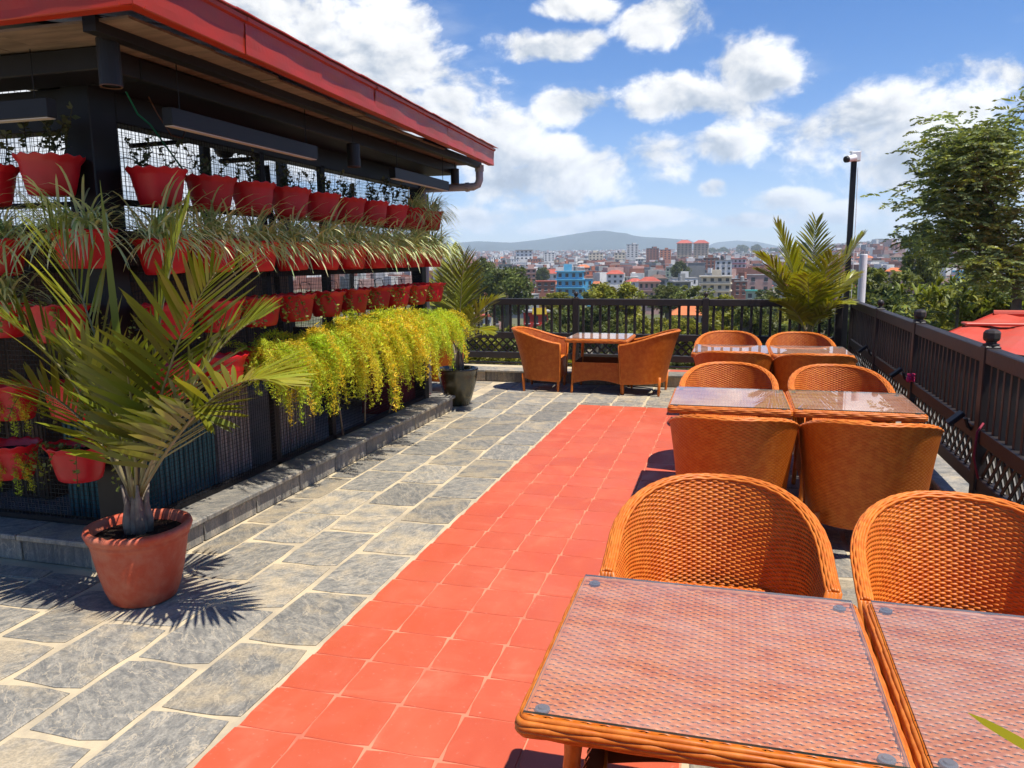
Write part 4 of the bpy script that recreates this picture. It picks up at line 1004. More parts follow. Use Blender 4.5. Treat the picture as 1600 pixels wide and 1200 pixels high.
leaflet(b, np.array([NP[0]-0.01, NP[1]-0.6, 0.95]), unit(A-np.array([NP[0]-0.01, NP[1]-0.6, 0.95])), np.array([0.2, 0.2, 0.9]), np.linalg.norm(A-np.array([NP[0]-0.01, NP[1]-0.6, 0.95])), 0.03, 0.0, (1.5, 1.4, 0.9), 4, 0.2)
leaflet(b, A, unit(T-A), unit(np.array([0.25, 0.5, 0.6])), np.linalg.norm(T-A), 0.016, 0.02, (3.6, 2.9, 1.2), 6, 0.5)
b.put('leaf', M['palm'], palm4, tinted=True)

# ================================================================== red basins on the mesh
def basin_mesh(w, d, h, seed):
    ph = seed*1.3
    def fn(r, z, a):
        wav = 0.006*sin(14*a+ph)*(1 if z > h-0.03 else 0.15*(z/h)); rr = r+(0.004*sin(14*a+ph) if z > h-0.03 else 0)
        return (rr*w, rr*d), z+wav
    prof = [(0.30, 0.0), (0.325, 0.006), (0.355, 0.04), (0.385, 0.09), (0.405, 0.13), (0.425, 0.16), (0.455, h-0.022), (0.492, h-0.006), (0.500, h), (0.492, h+0.001), (0.455, h-0.012), (0.425, h-0.04), (0.395, h-0.10)]
    return MB().lathe(prof, 56, fn=fn).me('basin', M['basin'], smooth=True)
BAS = [basin_mesh(0.372, 0.300, 0.198, k) for k in range(3)]
BSOIL = MB().lathe([(0.40, 0.155), (0.2, 0.162), (0.01, 0.165)], 24, closed_bottom=False, fn=lambda r, z, a: ((r*0.365, r*0.295), z)).me('soil', M['soil'])
def spider_mesh(seed):
    rg = random.Random(seed); b = MB()
    for k in range(210):
        a = rg.random()*2*pi; el_ = rg.uniform(0.25, 1.25); L = rg.uniform(0.26, 0.50)
        if rg.random() < 0.65: a = rg.gauss(-pi/2, 0.9)          # lean out of the wall towards the light
        d = np.array([cos(a)*cos(el_), sin(a)*cos(el_), sin(el_)]); p = np.array([rg.gauss(0, 0.06), rg.gauss(0, 0.03), 0.17])
        wv = unit(np.cross(d, Zv)+np.array([1e-3, 0, 0])); c = rg.uniform(0.8, 1.3); pale = rg.random()
        tint = (c*lerp(0.55, 1.45, pale), c*lerp(0.75, 1.35, pale), c*lerp(0.55, 1.35, pale))
        leaflet(b, p, d, wv, L, rg.uniform(0.010, 0.016), rg.uniform(1.3, 2.6), tint, 7, 0.5)
    return b.me('spider_leaves', M['spider'], tinted=True)
def vine_mesh(seed):
    rg = random.Random(seed); b = MB()
    for k in range(7):
        a = rg.uniform(-pi, 0); p = np.array([rg.gauss(0, 0.08), rg.gauss(0, 0.03), 0.165]); d = np.array([cos(a)*0.6, sin(a)*0.6, 0.75]); L = rg.uniform(0.12, 0.42); pts = [p]
        n = 12
        for i in range(n): d = unit(d-Zv*0.26); pts.append(pts[-1]+d*L/n)
        b.tube(pts, 0.0014, 4, tint=(0.5, 0.4, 0.3))
        for i in range(1, n+1):
            for s in range(2):
                q = pts[i]+np.array([rg.gauss(0, 0.008), rg.gauss(0, 0.008), rg.gauss(0, 0.006)]); u = unit(np.array([rg.gauss(0, 1), rg.gauss(0, 1), rg.gauss(0, 0.6)])); w = unit(np.cross(u, np.array([rg.gauss(0, 1), rg.gauss(0, 1), 1.0]))); r = rg.uniform(0.009, 0.018); c = rg.uniform(0.6, 1.7)
                b.face([q, q+u*r*0.9+w*r*0.75, q+u*r*1.9, q+u*r*0.9-w*r*0.75], (c, c, c*0.8))
    return b.me('vine', M['vine'], tinted=True)
def upright_mesh(seed):
    rg = random.Random(seed); b = MB()
    for k in range(7):
        a = rg.random()*2*pi; p = np.array([rg.gauss(0, 0.06), rg.gauss(0, 0.03), 0.17]); d = unit(np.array([cos(a)*0.35, sin(a)*0.35, 1.0])); L = rg.uniform(0.10, 0.24); pts = [p]
        for i in range(6): d = unit(d+np.array([rg.gauss(0, .12), rg.gauss(0, .12), 0])); pts.append(pts[-1]+d*L/6)
        b.tube(pts, 0.0022, 4, tint=(0.5, 0.45, 0.4))
        for i in range(1, 7):
            for s in range(3):
                q = pts[i]; u = unit(np.array([rg.gauss(0, 1), rg.gauss(0, 1), rg.gauss(0.3, 0.6)])); w = unit(np.cross(u, np.array([rg.gauss(0, 1), rg.gauss(0, 1), 1.0]))); r = rg.uniform(0.010, 0.020); c = rg.uniform(0.5, 1.4)
                b.face([q, q+u*r*0.9+w*r*0.7, q+u*r*2, q+u*r*0.9-w*r*0.7], (c, c, c))
    return b.me('sprigs', M['succulent'], tinted=True)
def fern_mesh(seed, full=1.0, g0=0.0):
    rg = random.Random(seed); nr = np.random.default_rng(seed); b = MB(); V = []; F = []; TT = []
    for k in range(int(70*full)):
        a = rg.gauss(-pi/2, 1.0); el_ = rg.uniform(-0.3, 0.95); p = np.array([rg.gauss(0, 0.10), rg.gauss(-0.02, 0.05), 0.17]); d = np.array([cos(a)*cos(el_), sin(a)*cos(el_), sin(el_)])
        L = rg.uniform(0.25, 0.60) if rg.random() < 0.8 else rg.uniform(0.5, 0.78); n = int(L/0.02); gold = min(1.0, g0+rg.random()**2); g = rg.uniform(0.07, 0.17)
        st_ = [p.copy()]; dq = d.copy(); pq_ = p.copy()
        for i in range(n): dq = unit(dq-Zv*g*(0.5+i/n)); pq_ = pq_+dq*L/n; st_.append(pq_.copy())
        for i in range(0, n-1, 2):
            A0, B0 = st_[i], st_[min(i+2, n)]; wv_ = unit(np.cross(B0-A0, np.array([0.3, 1.0, 0.2])))*0.0016; k0 = len(V); V += [A0-wv_, A0+wv_, B0+wv_, B0-wv_]; F.append((k0, k0+1, k0+2, k0+3)); TT.append((0.5, 0.38, 0.6))
        for i in range(n):
            d = unit(d-Zv*g*(0.5+i/n)); p = p+d*L/n
            s = 0.036*(1-0.4*i/n)
            m = 9
            c = p + nr.normal(0, 0.015, (m, 3)); u = nr.normal(0, 1, (m, 3)); u /= np.linalg.norm(u, axis=1)[:, None]; w = np.cross(u, nr.normal(0, 1, (m, 3))); w /= np.linalg.norm(w, axis=1)[:, None]
            A = c-u*s*0.5; B_ = c+u*s*0.5; wd = w*0.0030
            base = len(V); 
            for j in range(m): V += [A[j]-wd[j], A[j]+wd[j], B_[j]+wd[j]*0.4, B_[j]-wd[j]*0.4]; F.append((base+4*j, base+4*j+1, base+4*j+2, base+4*j+3)); cc = rg.uniform(0.5, 1.25); TT.append((cc*lerp(0.72, 1.15, gold), cc*lerp(0.98, 0.80, gold), cc*lerp(1.0, 0.8, gold)))
    return mesh('fern_sprays', np.array(V), np.array(F), M['fern'], tint=np.array(TT))
SPI = [spider_mesh(k) for k in range(4)]; VIN = [vine_mesh(10+k) for k in range(3)]; UPR = [upright_mesh(20+k) for k in range(4)]; FER = [fern_mesh(30+k, (0.8, 1.0, 1.1, 0.9, 1.0)[k], (0.0, 0.22, 0.0, 0.12, 0.0)[k]) for k in range(5)]
FERS = [fern_mesh(60, 0.35)]
def planter(loc, rz, plant, pname, label, group, variant, pscale=1.0, tilt=0.0):
    r = empty('hanging_basin', loc, rz, label, 'planter', group); r.rotation_euler = (random.uniform(-0.05, 0.03), random.uniform(-0.05, 0.05), rz+random.uniform(-0.06, 0.06))
    put('basin', BAS[variant % 3], r); put('soil', BSOIL, r)
    MB().tube([(-0.08, 0.17, 0.19), (-0.08, 0.185, 0.26), (0.0, 0.19, 0.27), (0.08, 0.185, 0.26), (0.08, 0.17, 0.19)], 0.003, 5).put('hook', M['wire'], r)
    if plant is not None: put(pname, plant, r, rz=random.uniform(-0.35, 0.35) if pname != 'sprigs' else random.random()*6, scale=pscale)
    return r
H0 = 0.198
YS = [3.78+0.452*k for k in range(10)]
for i, yy in enumerate(YS):
    o_ = ORD[i]
    x = WX+0.172
    if i < 7: planter((x, yy, 2.225-H0), pi/2, UPR[i % 4], 'sprigs', f'red basin with small sprigs, {o_} from the corner column in the top row', 'red basins on the side mesh', i, 1.0)
    else: planter((x, yy, 2.225-H0), pi/2, (SPI if i > 7 else UPR)[i % 4], 'leaves', f'red basin with dark bushy leaves, {o_} from the corner column in the top row', 'red basins on the side mesh', i, 0.85 if i > 7 else 1.3)
    planter((x, yy, 1.845-H0), pi/2, SPI[i % 4], 'spider_leaves', f'red basin with striped spider plant, {o_} from the corner column in the second row', 'red basins on the side mesh', i+1, 1.0)
    planter((x, yy, 1.475-H0), pi/2, VIN[i % 3], 'vine', f'red basin with sparse trailing vine, {o_} from the corner column in the third row', 'red basins on the side mesh', i+2, 0.9)
    fs = (0.5, 0.6, 0.8, 0.95, 1.0, 1.12, 1.1, 0.95, 0.9, 0.85)[i]
    if i < 2: planter((x, yy, 1.125-H0), pi/2, VIN[i], 'vine', f'red basin with short trailing stems, {o_} from the corner column in the bottom row', 'red basins on the side mesh', i, 0.8); continue
    planter((x, yy, 1.125-H0), pi/2, FER[(0, 1, 4, 2, 1, 3, 1, 2, 0, 4)[i]], 'fern_sprays', f'red basin with yellow green fern, {o_} from the corner column in the bottom row', 'red basins on the side mesh', i, fs)
FX = [[(75, 245), (-24, 262)], [(128, 360), (-8, 372)], [(88, 478), (-4, 470)], [(112, 598), (14, 600)], [(121, 694), (14, 692)]]
PN = [('sprigs', UPR[1], 'dark bushy sprigs'), ('spider_leaves', SPI[2], 'spider leaves'), ('vine', VIN[1], 'a sparse vine'), ('vine', VIN[2], 'a trailing vine'), ('vine', VIN[0], 'thin trailing stems')]
ROWN = ['top', 'second', 'third', 'fourth', 'lowest']
for r_, row_ in enumerate(FX):
    for c_, (px, py) in enumerate(row_):
        q = at_y(px, py, WY0-0.22); nm, pl, ds = PN[r_]
        if r_ == 3 and c_ == 1: nm, pl, ds = 'fern_sprays', FERS[0], 'a small yellow fern'
        if r_ == 4 and c_ == 1: nm, pl, ds = 'fern_sprays', FERS[0], 'a few yellow fern sprigs'
        if r_ == 2 and c_ == 1: nm, pl, ds = 'spider_leaves', SPI[1], 'striped leaves'
        where = 'beside the corner column' if c_ == 0 else 'at the picture edge'
        planter((q[0], WY0-0.22, q[2]-H0), 0.0, pl, nm, f'red basin with {ds} {ROWN[r_]} front row, {where}', 'red basins on the camera-facing mesh', r_+c_, 1.25 if r_ == 0 else (0.6 if nm == 'fern_sprays' else 1.0))
# bare stems leaning on the mesh below the ferns
for i, (a, b2, c2) in enumerate((((633, 545), (622, 590), (608, 645)), ((572, 600), (570, 640), (570, 660)), ((520, 580), (528, 620), (536, 680)))):
    o = MB().tube([at_x(a[0], a[1], -3.17), at_x(b2[0], b2[1], -3.2), at_x(c2[0], c2[1], -3.24)], [0.006, 0.008, 0.009], 6).put('bare_stem', M['palm_trunk'], smooth=True)
    tag(o, f'dry bare plant stem leaning on the mesh under the ferns, {ORD[i]} from the end post', 'stem')
# ================================================================== pole, pipe and camera at the corner
pole = empty('camera_pole', (0, 0, 0), 0, 'tall black pole at the railing corner carrying a white camera', 'pole')
pb = at_y(1326, 420, 11.42); pt = at_y(1333, 250, 11.42)
MB().box((-0.034, -0.034, 0), (0.034, 0.034, pt[2]-0.02), 0.004).put('shaft', M['black'], pole, loc=((pb[0]+pt[0])/2, 11.42, 0.0))
MB().tube([((pb[0]+pt[0])/2+0.06, 11.40, 1.0), ((pb[0]+pt[0])/2+0.062, 11.40, 2.2), ((pb[0]+pt[0])/2+0.05, 11.40, pt[2]-0.1)], 0.005, 5).put('cable', M['white'], pole)
cx = (pb[0]+pt[0])/2
cm = empty('security_camera', (cx, 11.40, pt[2]), 0, 'white bullet security camera on top of the black pole', 'camera')
MB().box((-0.045, -0.05, -0.02), (0.075, 0.05, 0.10), 0.006).put('mount_box', M['white'], cm)
d = unit(np.array([-0.75, -0.6, -0.18])); s0 = np.array([0.0, -0.06, 0.02])
MB().tube([s0, s0+d*0.13], [0.042, 0.042], 14).put('housing', M['white'], cm); MB().tube([s0+d*0.131, s0+d*0.165], [0.044, 0.040], 14).put('lens_hood', M['black'], cm)
MB().box((-0.06, -0.04, 0.1005), (0.08, 0.05, 0.108), 0.002).put('top_plate', M['white'], cm)
wp = at_y(1347, 440, 11.75); wpt = at_y(1347, 397, 11.75)
o = MB().tube([(wp[0], 11.75, -3.0), (wp[0], 11.75, wpt[2]-0.01), (wp[0], 11.75, wpt[2])], [0.052, 0.052, 0.048], 16).put('white_pipe', M['white'], smooth=False); tag(o, 'upright white plastic pipe just outside the railing corner', 'pipe')

# ================================================================== trees beyond the terrace
def crown_mesh(seed, clumps=60, per=95, leaf=0.085, flat=0.85, tone=(1, 1, 1), mat='leaf'):
    nr = np.random.default_rng(seed); V = []; T = []
    C = []
    while len(C) < clumps:
        p = nr.uniform(-1, 1, 3); r = np.linalg.norm(p)
        if 0.35 < r < 1.0: C.append(p*(0.9+0.2*nr.random()))
    for c in C:
        rad_c = nr.uniform(0.16, 0.34); tone_c = nr.uniform(0.65, 1.35); yel = nr.random()*0.35
        n = per; q = nr.normal(0, 1, (n, 3)); q /= np.linalg.norm(q, axis=1)[:, None]; q = c + q*rad_c*nr.random((n, 1))**0.4
        u = nr.normal(0, 1, (n, 3)); u /= np.linalg.norm(u, axis=1)[:, None]; w = np.cross(u, nr.normal(0, 1, (n, 3))); w /= np.linalg.norm(w, axis=1)[:, None]
        s = leaf*nr.uniform(0.6, 1.3, (n, 1))
        Q = np.stack([q-u*s, q+w*s*0.45, q+u*s, q-w*s*0.45], 1); V.append(Q)
        t = nr.uniform(0.7, 1.3, n)*tone_c; T.append(np.stack([t*tone[0]*(1+yel), t*tone[1]*(1+0.4*yel), t*tone[2]*(1-0.3*yel)], 1))
    V = np.concatenate(V).reshape(-1, 3); V[:, 2] *= flat; T = np.concatenate(T)
    return mesh('crown', V, np.arange(len(V)).reshape(-1, 4), M[mat], tint=T)
CRO = [crown_mesh(100+k, clumps=70) for k in range(3)]
CROY = [crown_mesh(110+k, clumps=70, tone=(1.7, 1.45, 0.7)) for k in range(2)]
CROD = [crown_mesh(120+k, clumps=80, tone=(0.65, 0.72, 0.65)) for k in range(2)]
TRK = MB().tube([(0, 0, -1), (0.02, 0.01, -0.5), (0, 0.02, 0)], [0.075, 0.055, 0.03], 7).me('trunk', M['bark'], smooth=True)
def tree(px, pytop, dist, wpx, aspect, crowns, label, name='tree', group=None, cat='tree'):
    """a tree with its crown top at a pixel row, standing on the ground at that distance"""
    top = at_d(px, pytop, dist); R = wpx/2*dist/FPX/1.02; h = R*aspect
    cz = top[2]-h; gz = terrain_z(top[0], top[1])
    r = empty(name, (top[0], top[1], gz), random.random()*6.28, label, cat, group)
    me = random.choice(crowns); put('crown', me, r, (0, 0, cz-gz), scale=(R, R, h/0.85))
    th = max(cz-gz, 0.5)
    put('trunk', TRK, r, (0, 0, cz-gz), scale=(th*0.6+R*0.5, th*0.6+R*0.5, th))
    return r
TG = 'trees below the terrace'
tree(790, 416, 95, 84, 0.95, CROD+CRO[:1], 'large dark round tree behind the green potted palm', group=TG)
tree(752, 408, 110, 60, 1.0, CRO, 'tall mid green tree half behind the green potted palm', group=TG)
tree(872, 457, 60, 56, 0.5, CROY, 'low lime green tree top in front of the blue building', group=TG)
tree(935, 444, 80, 50, 0.7, CRO, 'grey green tree just beside the blue building', group=TG)
tree(965, 442, 55, 78, 0.7, CROY, 'broad yellow green tree top above the far railing', group=TG)
tree(1045, 446, 85, 56, 0.8, CRO, 'loose green tree beside the red roofed house', group=TG)
tree(1085, 447, 75, 60, 0.7, CRO, 'low green tree in front of the grey concrete wall', group=TG)
tree(1125, 462, 60, 60, 0.6, CROY, 'small green tree top in front of the cream building', group=TG)
tree(848, 417, 300, 20, 1.2, CROD, 'small dark tree standing above the blue building', group=TG)
tree(1063, 409, 300, 27, 1.1, CROD, 'small dark conical tree beside the grey concrete wall', group=TG)
tree(1215, 448, 110, 70, 0.8, CRO, 'green tree behind the corner palm', group=TG)
tree(1395, 425, 40, 110, 0.9, CROD+CRO, 'dark dense tree just behind the white pipe', group=TG)
tree(1448, 352, 62, 62, 1.4, CRO, 'upright tree standing right of the camera pole', group=TG)
tree(1360, 420, 70, 60, 1.0, CRO, 'mid green tree beside the white pipe', group=TG)
tree(1480, 445, 45, 90, 0.8, CRO, 'green tree in front of the white and blue house', group=TG)
rg = random.Random(77)
ORDX = ORD+['thirteenth', 'fourteenth', 'fifteenth', 'sixteenth', 'seventeenth', 'eighteenth', 'nineteenth', 'twentieth', 'twenty-first', 'twenty-second', 'twenty-third', 'twenty-fourth', 'twenty-fifth', 'twenty-sixth']
kinds_ = [(CRO, 'mid green'), (CROY, 'yellow green'), (CROD, 'dark green')]
for i in range(26):
    px = 735+i*22+rg.uniform(-8, 8); k = rg.choice((0, 0, 1, 1, 2)); cr, nm = kinds_[k]
    tree(px, rg.uniform(510, 518) if px < 870 else (rg.uniform(496, 506) if 1035 < px < 1115 else rg.uniform(472, 500)), rg.uniform(26, 62), rg.uniform(48, 80), rg.uniform(0.7, 1.0), cr, f'{nm} treetop behind the far balusters, {ORDX[i]} counting from the aviary', 'treetop', 'treetops behind the far railing')
for i in range(12):
    px = 1345+i*24+rg.uniform(-8, 8); k = rg.choice((0, 1, 2)); cr, nm = kinds_[k]
    tree(px, rg.uniform(448, 480), rg.uniform(24, 45), rg.uniform(60, 95), rg.uniform(0.7, 1.0), cr, f'{nm} treetop outside the side railing, {ORDX[i]} counting from the white pipe', 'treetop', 'treetops outside the side railing')
for i in range(22):
    px = 1110+i*24+rg.uniform(-6, 6); 
    tree(px, rg.uniform(380, 389)-0.012*(px-1100), rg.uniform(1500, 1900), rg.uniform(12, 22), 0.8, CROD, 'dark tree on the distant ridge behind the city', 'ridge_tree', 'trees on the distant ridge')
for i in range(26):
    px = rg.uniform(720, 1480); d = rg.uniform(220, 700); py = 466-62*sm((d-200)/600)+rg.uniform(-4, 4)
    tree(px, py, d, rg.uniform(14, 30)*(300/d)**0.5, 0.9, CRO+CROD, 'small tree standing among the city houses', 'city_tree', 'trees among the city houses')
# low plants right behind the far kerb
for i in range(16):
    px = 735+i*36; q = at_y(px, 560, 11.6); r = empty('low_shrub', (q[0], 11.65, -0.15), rg.random()*6, 'low leafy shrub growing behind the bottom rail of the far railing', 'shrub', 'shrubs behind the far railing')
    put('crown', rg.choice(CROY+CRO), r, (0, 0, 0.22), scale=(0.30, 0.22, 0.26)); put('stem', TRK, r, (0, 0, 0.2), scale=0.22)
o = MB().box((-6.5, 11.26, -0.6), (1.6, 12.1, -0.06)).put('planting_bed', M['soil']); tag(o, 'narrow soil bed outside the far railing', None, None, 'structure')

# ---- the tall feathery tree
def feathery_tree():
    rg = random.Random(5); nr = np.random.default_rng(5); D = 17.0
    root_p = at_d(1592, 470, D); gz = terrain_z(*root_p[:2]); r = empty('feathery_tree', (root_p[0], root_p[1], gz), 0, 'tall feathery tree with grey green leaves rising past the railing', 'tree')
    off = np.array([root_p[0], root_p[1], gz])
    tr = [np.array([0.1, 0, 0]), np.array([0.15, 0.1, 6.0]), at_d(1590, 455, D)-off, at_d(1568, 400, D)-off, at_d(1548, 330, D)-off, at_d(1540, 275, D)-off, at_d(1550, 225, D)-off]
    tr = [p.copy() for p in tr]
    b = MB(); b.tube(tr, [0.16, 0.13, 0.085, 0.06, 0.045, 0.03, 0.012], 8)
    br = []
    for i in range(84):
        s = rg.uniform(0.0, 1.0); k = 2+s*4; i0 = min(int(k), 5); p = lerp(tr[i0], tr[i0+1], k-i0)
        ang = rg.uniform(0, 2*pi) if rg.random() < 0.6 else rg.gauss(pi, 0.6); Lb = rg.uniform(0.8, 1.9)*(1.2-0.55*s)
        d = unit(np.array([CR[0]*cos(ang)+CF[0]*sin(ang)*0.9, CR[1]*cos(ang)+CF[1]*sin(ang)*0.9, rg.uniform(0.0, 0.7)])); pts = [p]
        for j in range(6): d = unit(d+np.array([rg.gauss(0, .12), rg.gauss(0, .12), 0.04])); pts.append(pts[-1]+d*Lb/6)
        b.tube(pts, [0.013, 0.011, 0.009, 0.007, 0.005, 0.004, 0.002], 5); br.append(pts)
    b.put('trunk', M['bark'], r, smooth=True)
    V = []; T = []
    for pts in br:
        tone_b = rg.uniform(0.75, 1.3)
        for j in range(1, 7):
            for k in range(rg.randint(4, 7)):
                c = pts[j]+nr.normal(0, 0.13, 3); gold = rg.random() < 0.3
                # one feather leaf: a drooping rachis with narrow leaflets
                a = rg.random()*2*pi; d = np.array([cos(a), sin(a), rg.uniform(-0.1, 0.5)]); d = unit(d); L = rg.uniform(0.24, 0.46); n = 7; p = c.copy(); tc = tone_b*rg.uniform(0.6, 1.35)
                for m in range(n):
                    d = unit(d-Zv*0.09); p = p+d*L/n; side = unit(np.cross(d, Zv)+1e-3)
                    for s in (-1, 1):
                        e = unit(d*0.75+side*s*0.8+nr.normal(0, 0.15, 3)); ll = L*0.38*(1-0.5*m/n); w = unit(np.cross(e, nr.normal(0, 1, 3)))*0.019
                        V.append([p, p+e*ll*0.5+w, p+e*ll, p+e*ll*0.5-w]); T.append((tc*(1.35 if gold else 1), tc*(1.25 if gold else 1.05), tc*(0.7 if gold else 1)))
    V = np.array(V).reshape(-1, 3); put('crown', mesh('crown', V, np.arange(len(V)).reshape(-1, 4), M['silver'], tint=np.array(T)), r)
feathery_tree()
def leafy_clump(px, py, d, R, seed, label):
    rg = random.Random(seed); c = at_d(px, py, d); gz = terrain_z(*c[:2]); r = empty('broadleaf_shrub', (c[0], c[1], gz), 0, label, 'shrub', 'bright leafy shrubs outside the railing'); b = MB(); top = c[2]-gz
    for k in range(46):
        a = rg.random()*2*pi; el_ = rg.uniform(-0.1, 1.2); p = np.array([rg.gauss(0, R*0.45), rg.gauss(0, R*0.45), top-R*rg.random()**1.5*1.6])
        for s in range(9):
            a2 = a+rg.gauss(0, 0.9); d2 = np.array([cos(a2)*cos(el_), sin(a2)*cos(el_), sin(el_)]); wv = unit(np.cross(d2, Zv)+1e-3); cc = rg.uniform(0.6, 1.5); g = rg.random()
            leaflet(b, p, d2, wv, R*rg.uniform(0.3, 0.55), R*0.07, rg.uniform(0.5, 1.5), (cc*lerp(1, 2.1, g), cc*lerp(1.1, 1.7, g), cc*0.7), 4, 0.6)
    b.put('leaves', M['leaf'], r, tinted=True); put('stem', TRK, r, (0, 0, top-R*0.5), scale=(1.2, 1.2, top-R*0.5))
leafy_clump(1500, 445, 22, 0.75, 1, 'bright yellow green leafy shrub just outside the railing')
leafy_clump(1585, 430, 24, 1.0, 2, 'tall leafy shrub below the feathery tree')
leafy_clump(1445, 455, 22, 0.8, 3, 'leafy shrub between the dark tree and the red roof')
# ---- red tin roof below the railing
def red_roof():
    r = empty('neighbour_house', (0, 0, 0), 0, 'red tin roof of the neighbouring house just outside the railing', 'house')
    A = at_d(1395, 540, 13.0); Rg = at_d(1552, 492, 13.5); B_ = at_d(1760, 470, 19.0)
    ridge0 = Rg; ridge1 = Rg+np.array([6.0, -0.8, 0.05]); ev0 = at_d(1380, 552, 12.0); z = ev0[2]; ev1 = np.array([ridge1[0]+2.5, ridge1[1]-5.5, z]); ev2 = np.array([Rg[0]+1.7, Rg[1]+4.5, z])
    ev0 = at_d(1405, 550, 9.5); z = ev0[2]; ev1 = ev0+np.array([9.0, -1.2, 0]); ev2 = np.array([Rg[0]+0.9, Rg[1]+2.0, z]); ev3 = ev2+np.array([7.5, -1.0, 0])
    def sheetset(P, Q, S, R_, n):
        for i in range(n):
            a, b_ = i/n, (i+1)/n; mb = MB(); rows = []
            for k in range(7):
                u = lerp(a, b_, k/6); e = lerp(P, Q, u); t_ = lerp(S, R_, u); h = np.array([0, 0, 0.02*sin(k*pi/3)+0.012*(i % 2)]); rows.append([e+h, t_+h])
            mb.grid(rows); mb.put('roof_sheet', M['roof_red'], r)
    sheetset(ev0, ev1, ridge0, ridge1, 12); sheetset(ev2, ev0, ridge0, ridge0, 6); sheetset(ev3, ev2, ridge1, ridge0, 8)
    for i in range(9): q = lerp(lerp(ev0, ridge0, 0.62), lerp(ev1, ridge1, 0.62), (i+0.5)/9); MB().box((-0.42, -0.12, 0.025), (0.42, 0.12, 0.06), 0.01).put('roof_lap', M['roof_red'], r, loc=q)
    MB().tube([ridge0+np.array([0, 0, 0.02]), ridge1+np.array([0, 0, 0.02])], 0.05, 8).put('ridge_cap', M['roof_red'], r)
    lo = (ev0[0]+2.4, ev0[1]+0.6, -13.0); MB().box(lo, (ridge1[0]+1.5, Rg[1]-0.2, z-0.05)).put('wall', M['plaster'], r)
red_roof()

# ================================================================== the city
CW = {k: pmat('wall_'+k, c, 0.85, 0.2, var=0.18, vscale=0.5, objvar=0.12) for k, c in dict(white=(0.70, 0.68, 0.64), cream=(0.66, 0.57, 0.42), brick=(0.30, 0.115, 0.075), pink=(0.50, 0.30, 0.25), grey=(0.27, 0.27, 0.26), blue=(0.13, 0.45, 0.66), tan=(0.38, 0.27, 0.18), orange=(0.48, 0.16, 0.08), green=(0.36, 0.44, 0.32), red=(0.45, 0.03, 0.02)).items()}
WIN = pmat('window_dark', (0.025, 0.028, 0.035), 0.2, 0.6); ROOFC = {k: pmat('roof_'+k, c, 0.8, 0.2, var=0.25, vscale=0.6, objvar=0.15) for k, c in dict(red=(0.40, 0.09, 0.06), grey=(0.30, 0.29, 0.28), orange=(0.52, 0.16, 0.06), teal=(0.06, 0.30, 0.26), brown=(0.16, 0.10, 0.08)).items()}
TRIMW = CW['white']
def facing(x, y): return atan2(y, x)-pi/2          # local -Y looks back at the terrace
_winmesh = {}
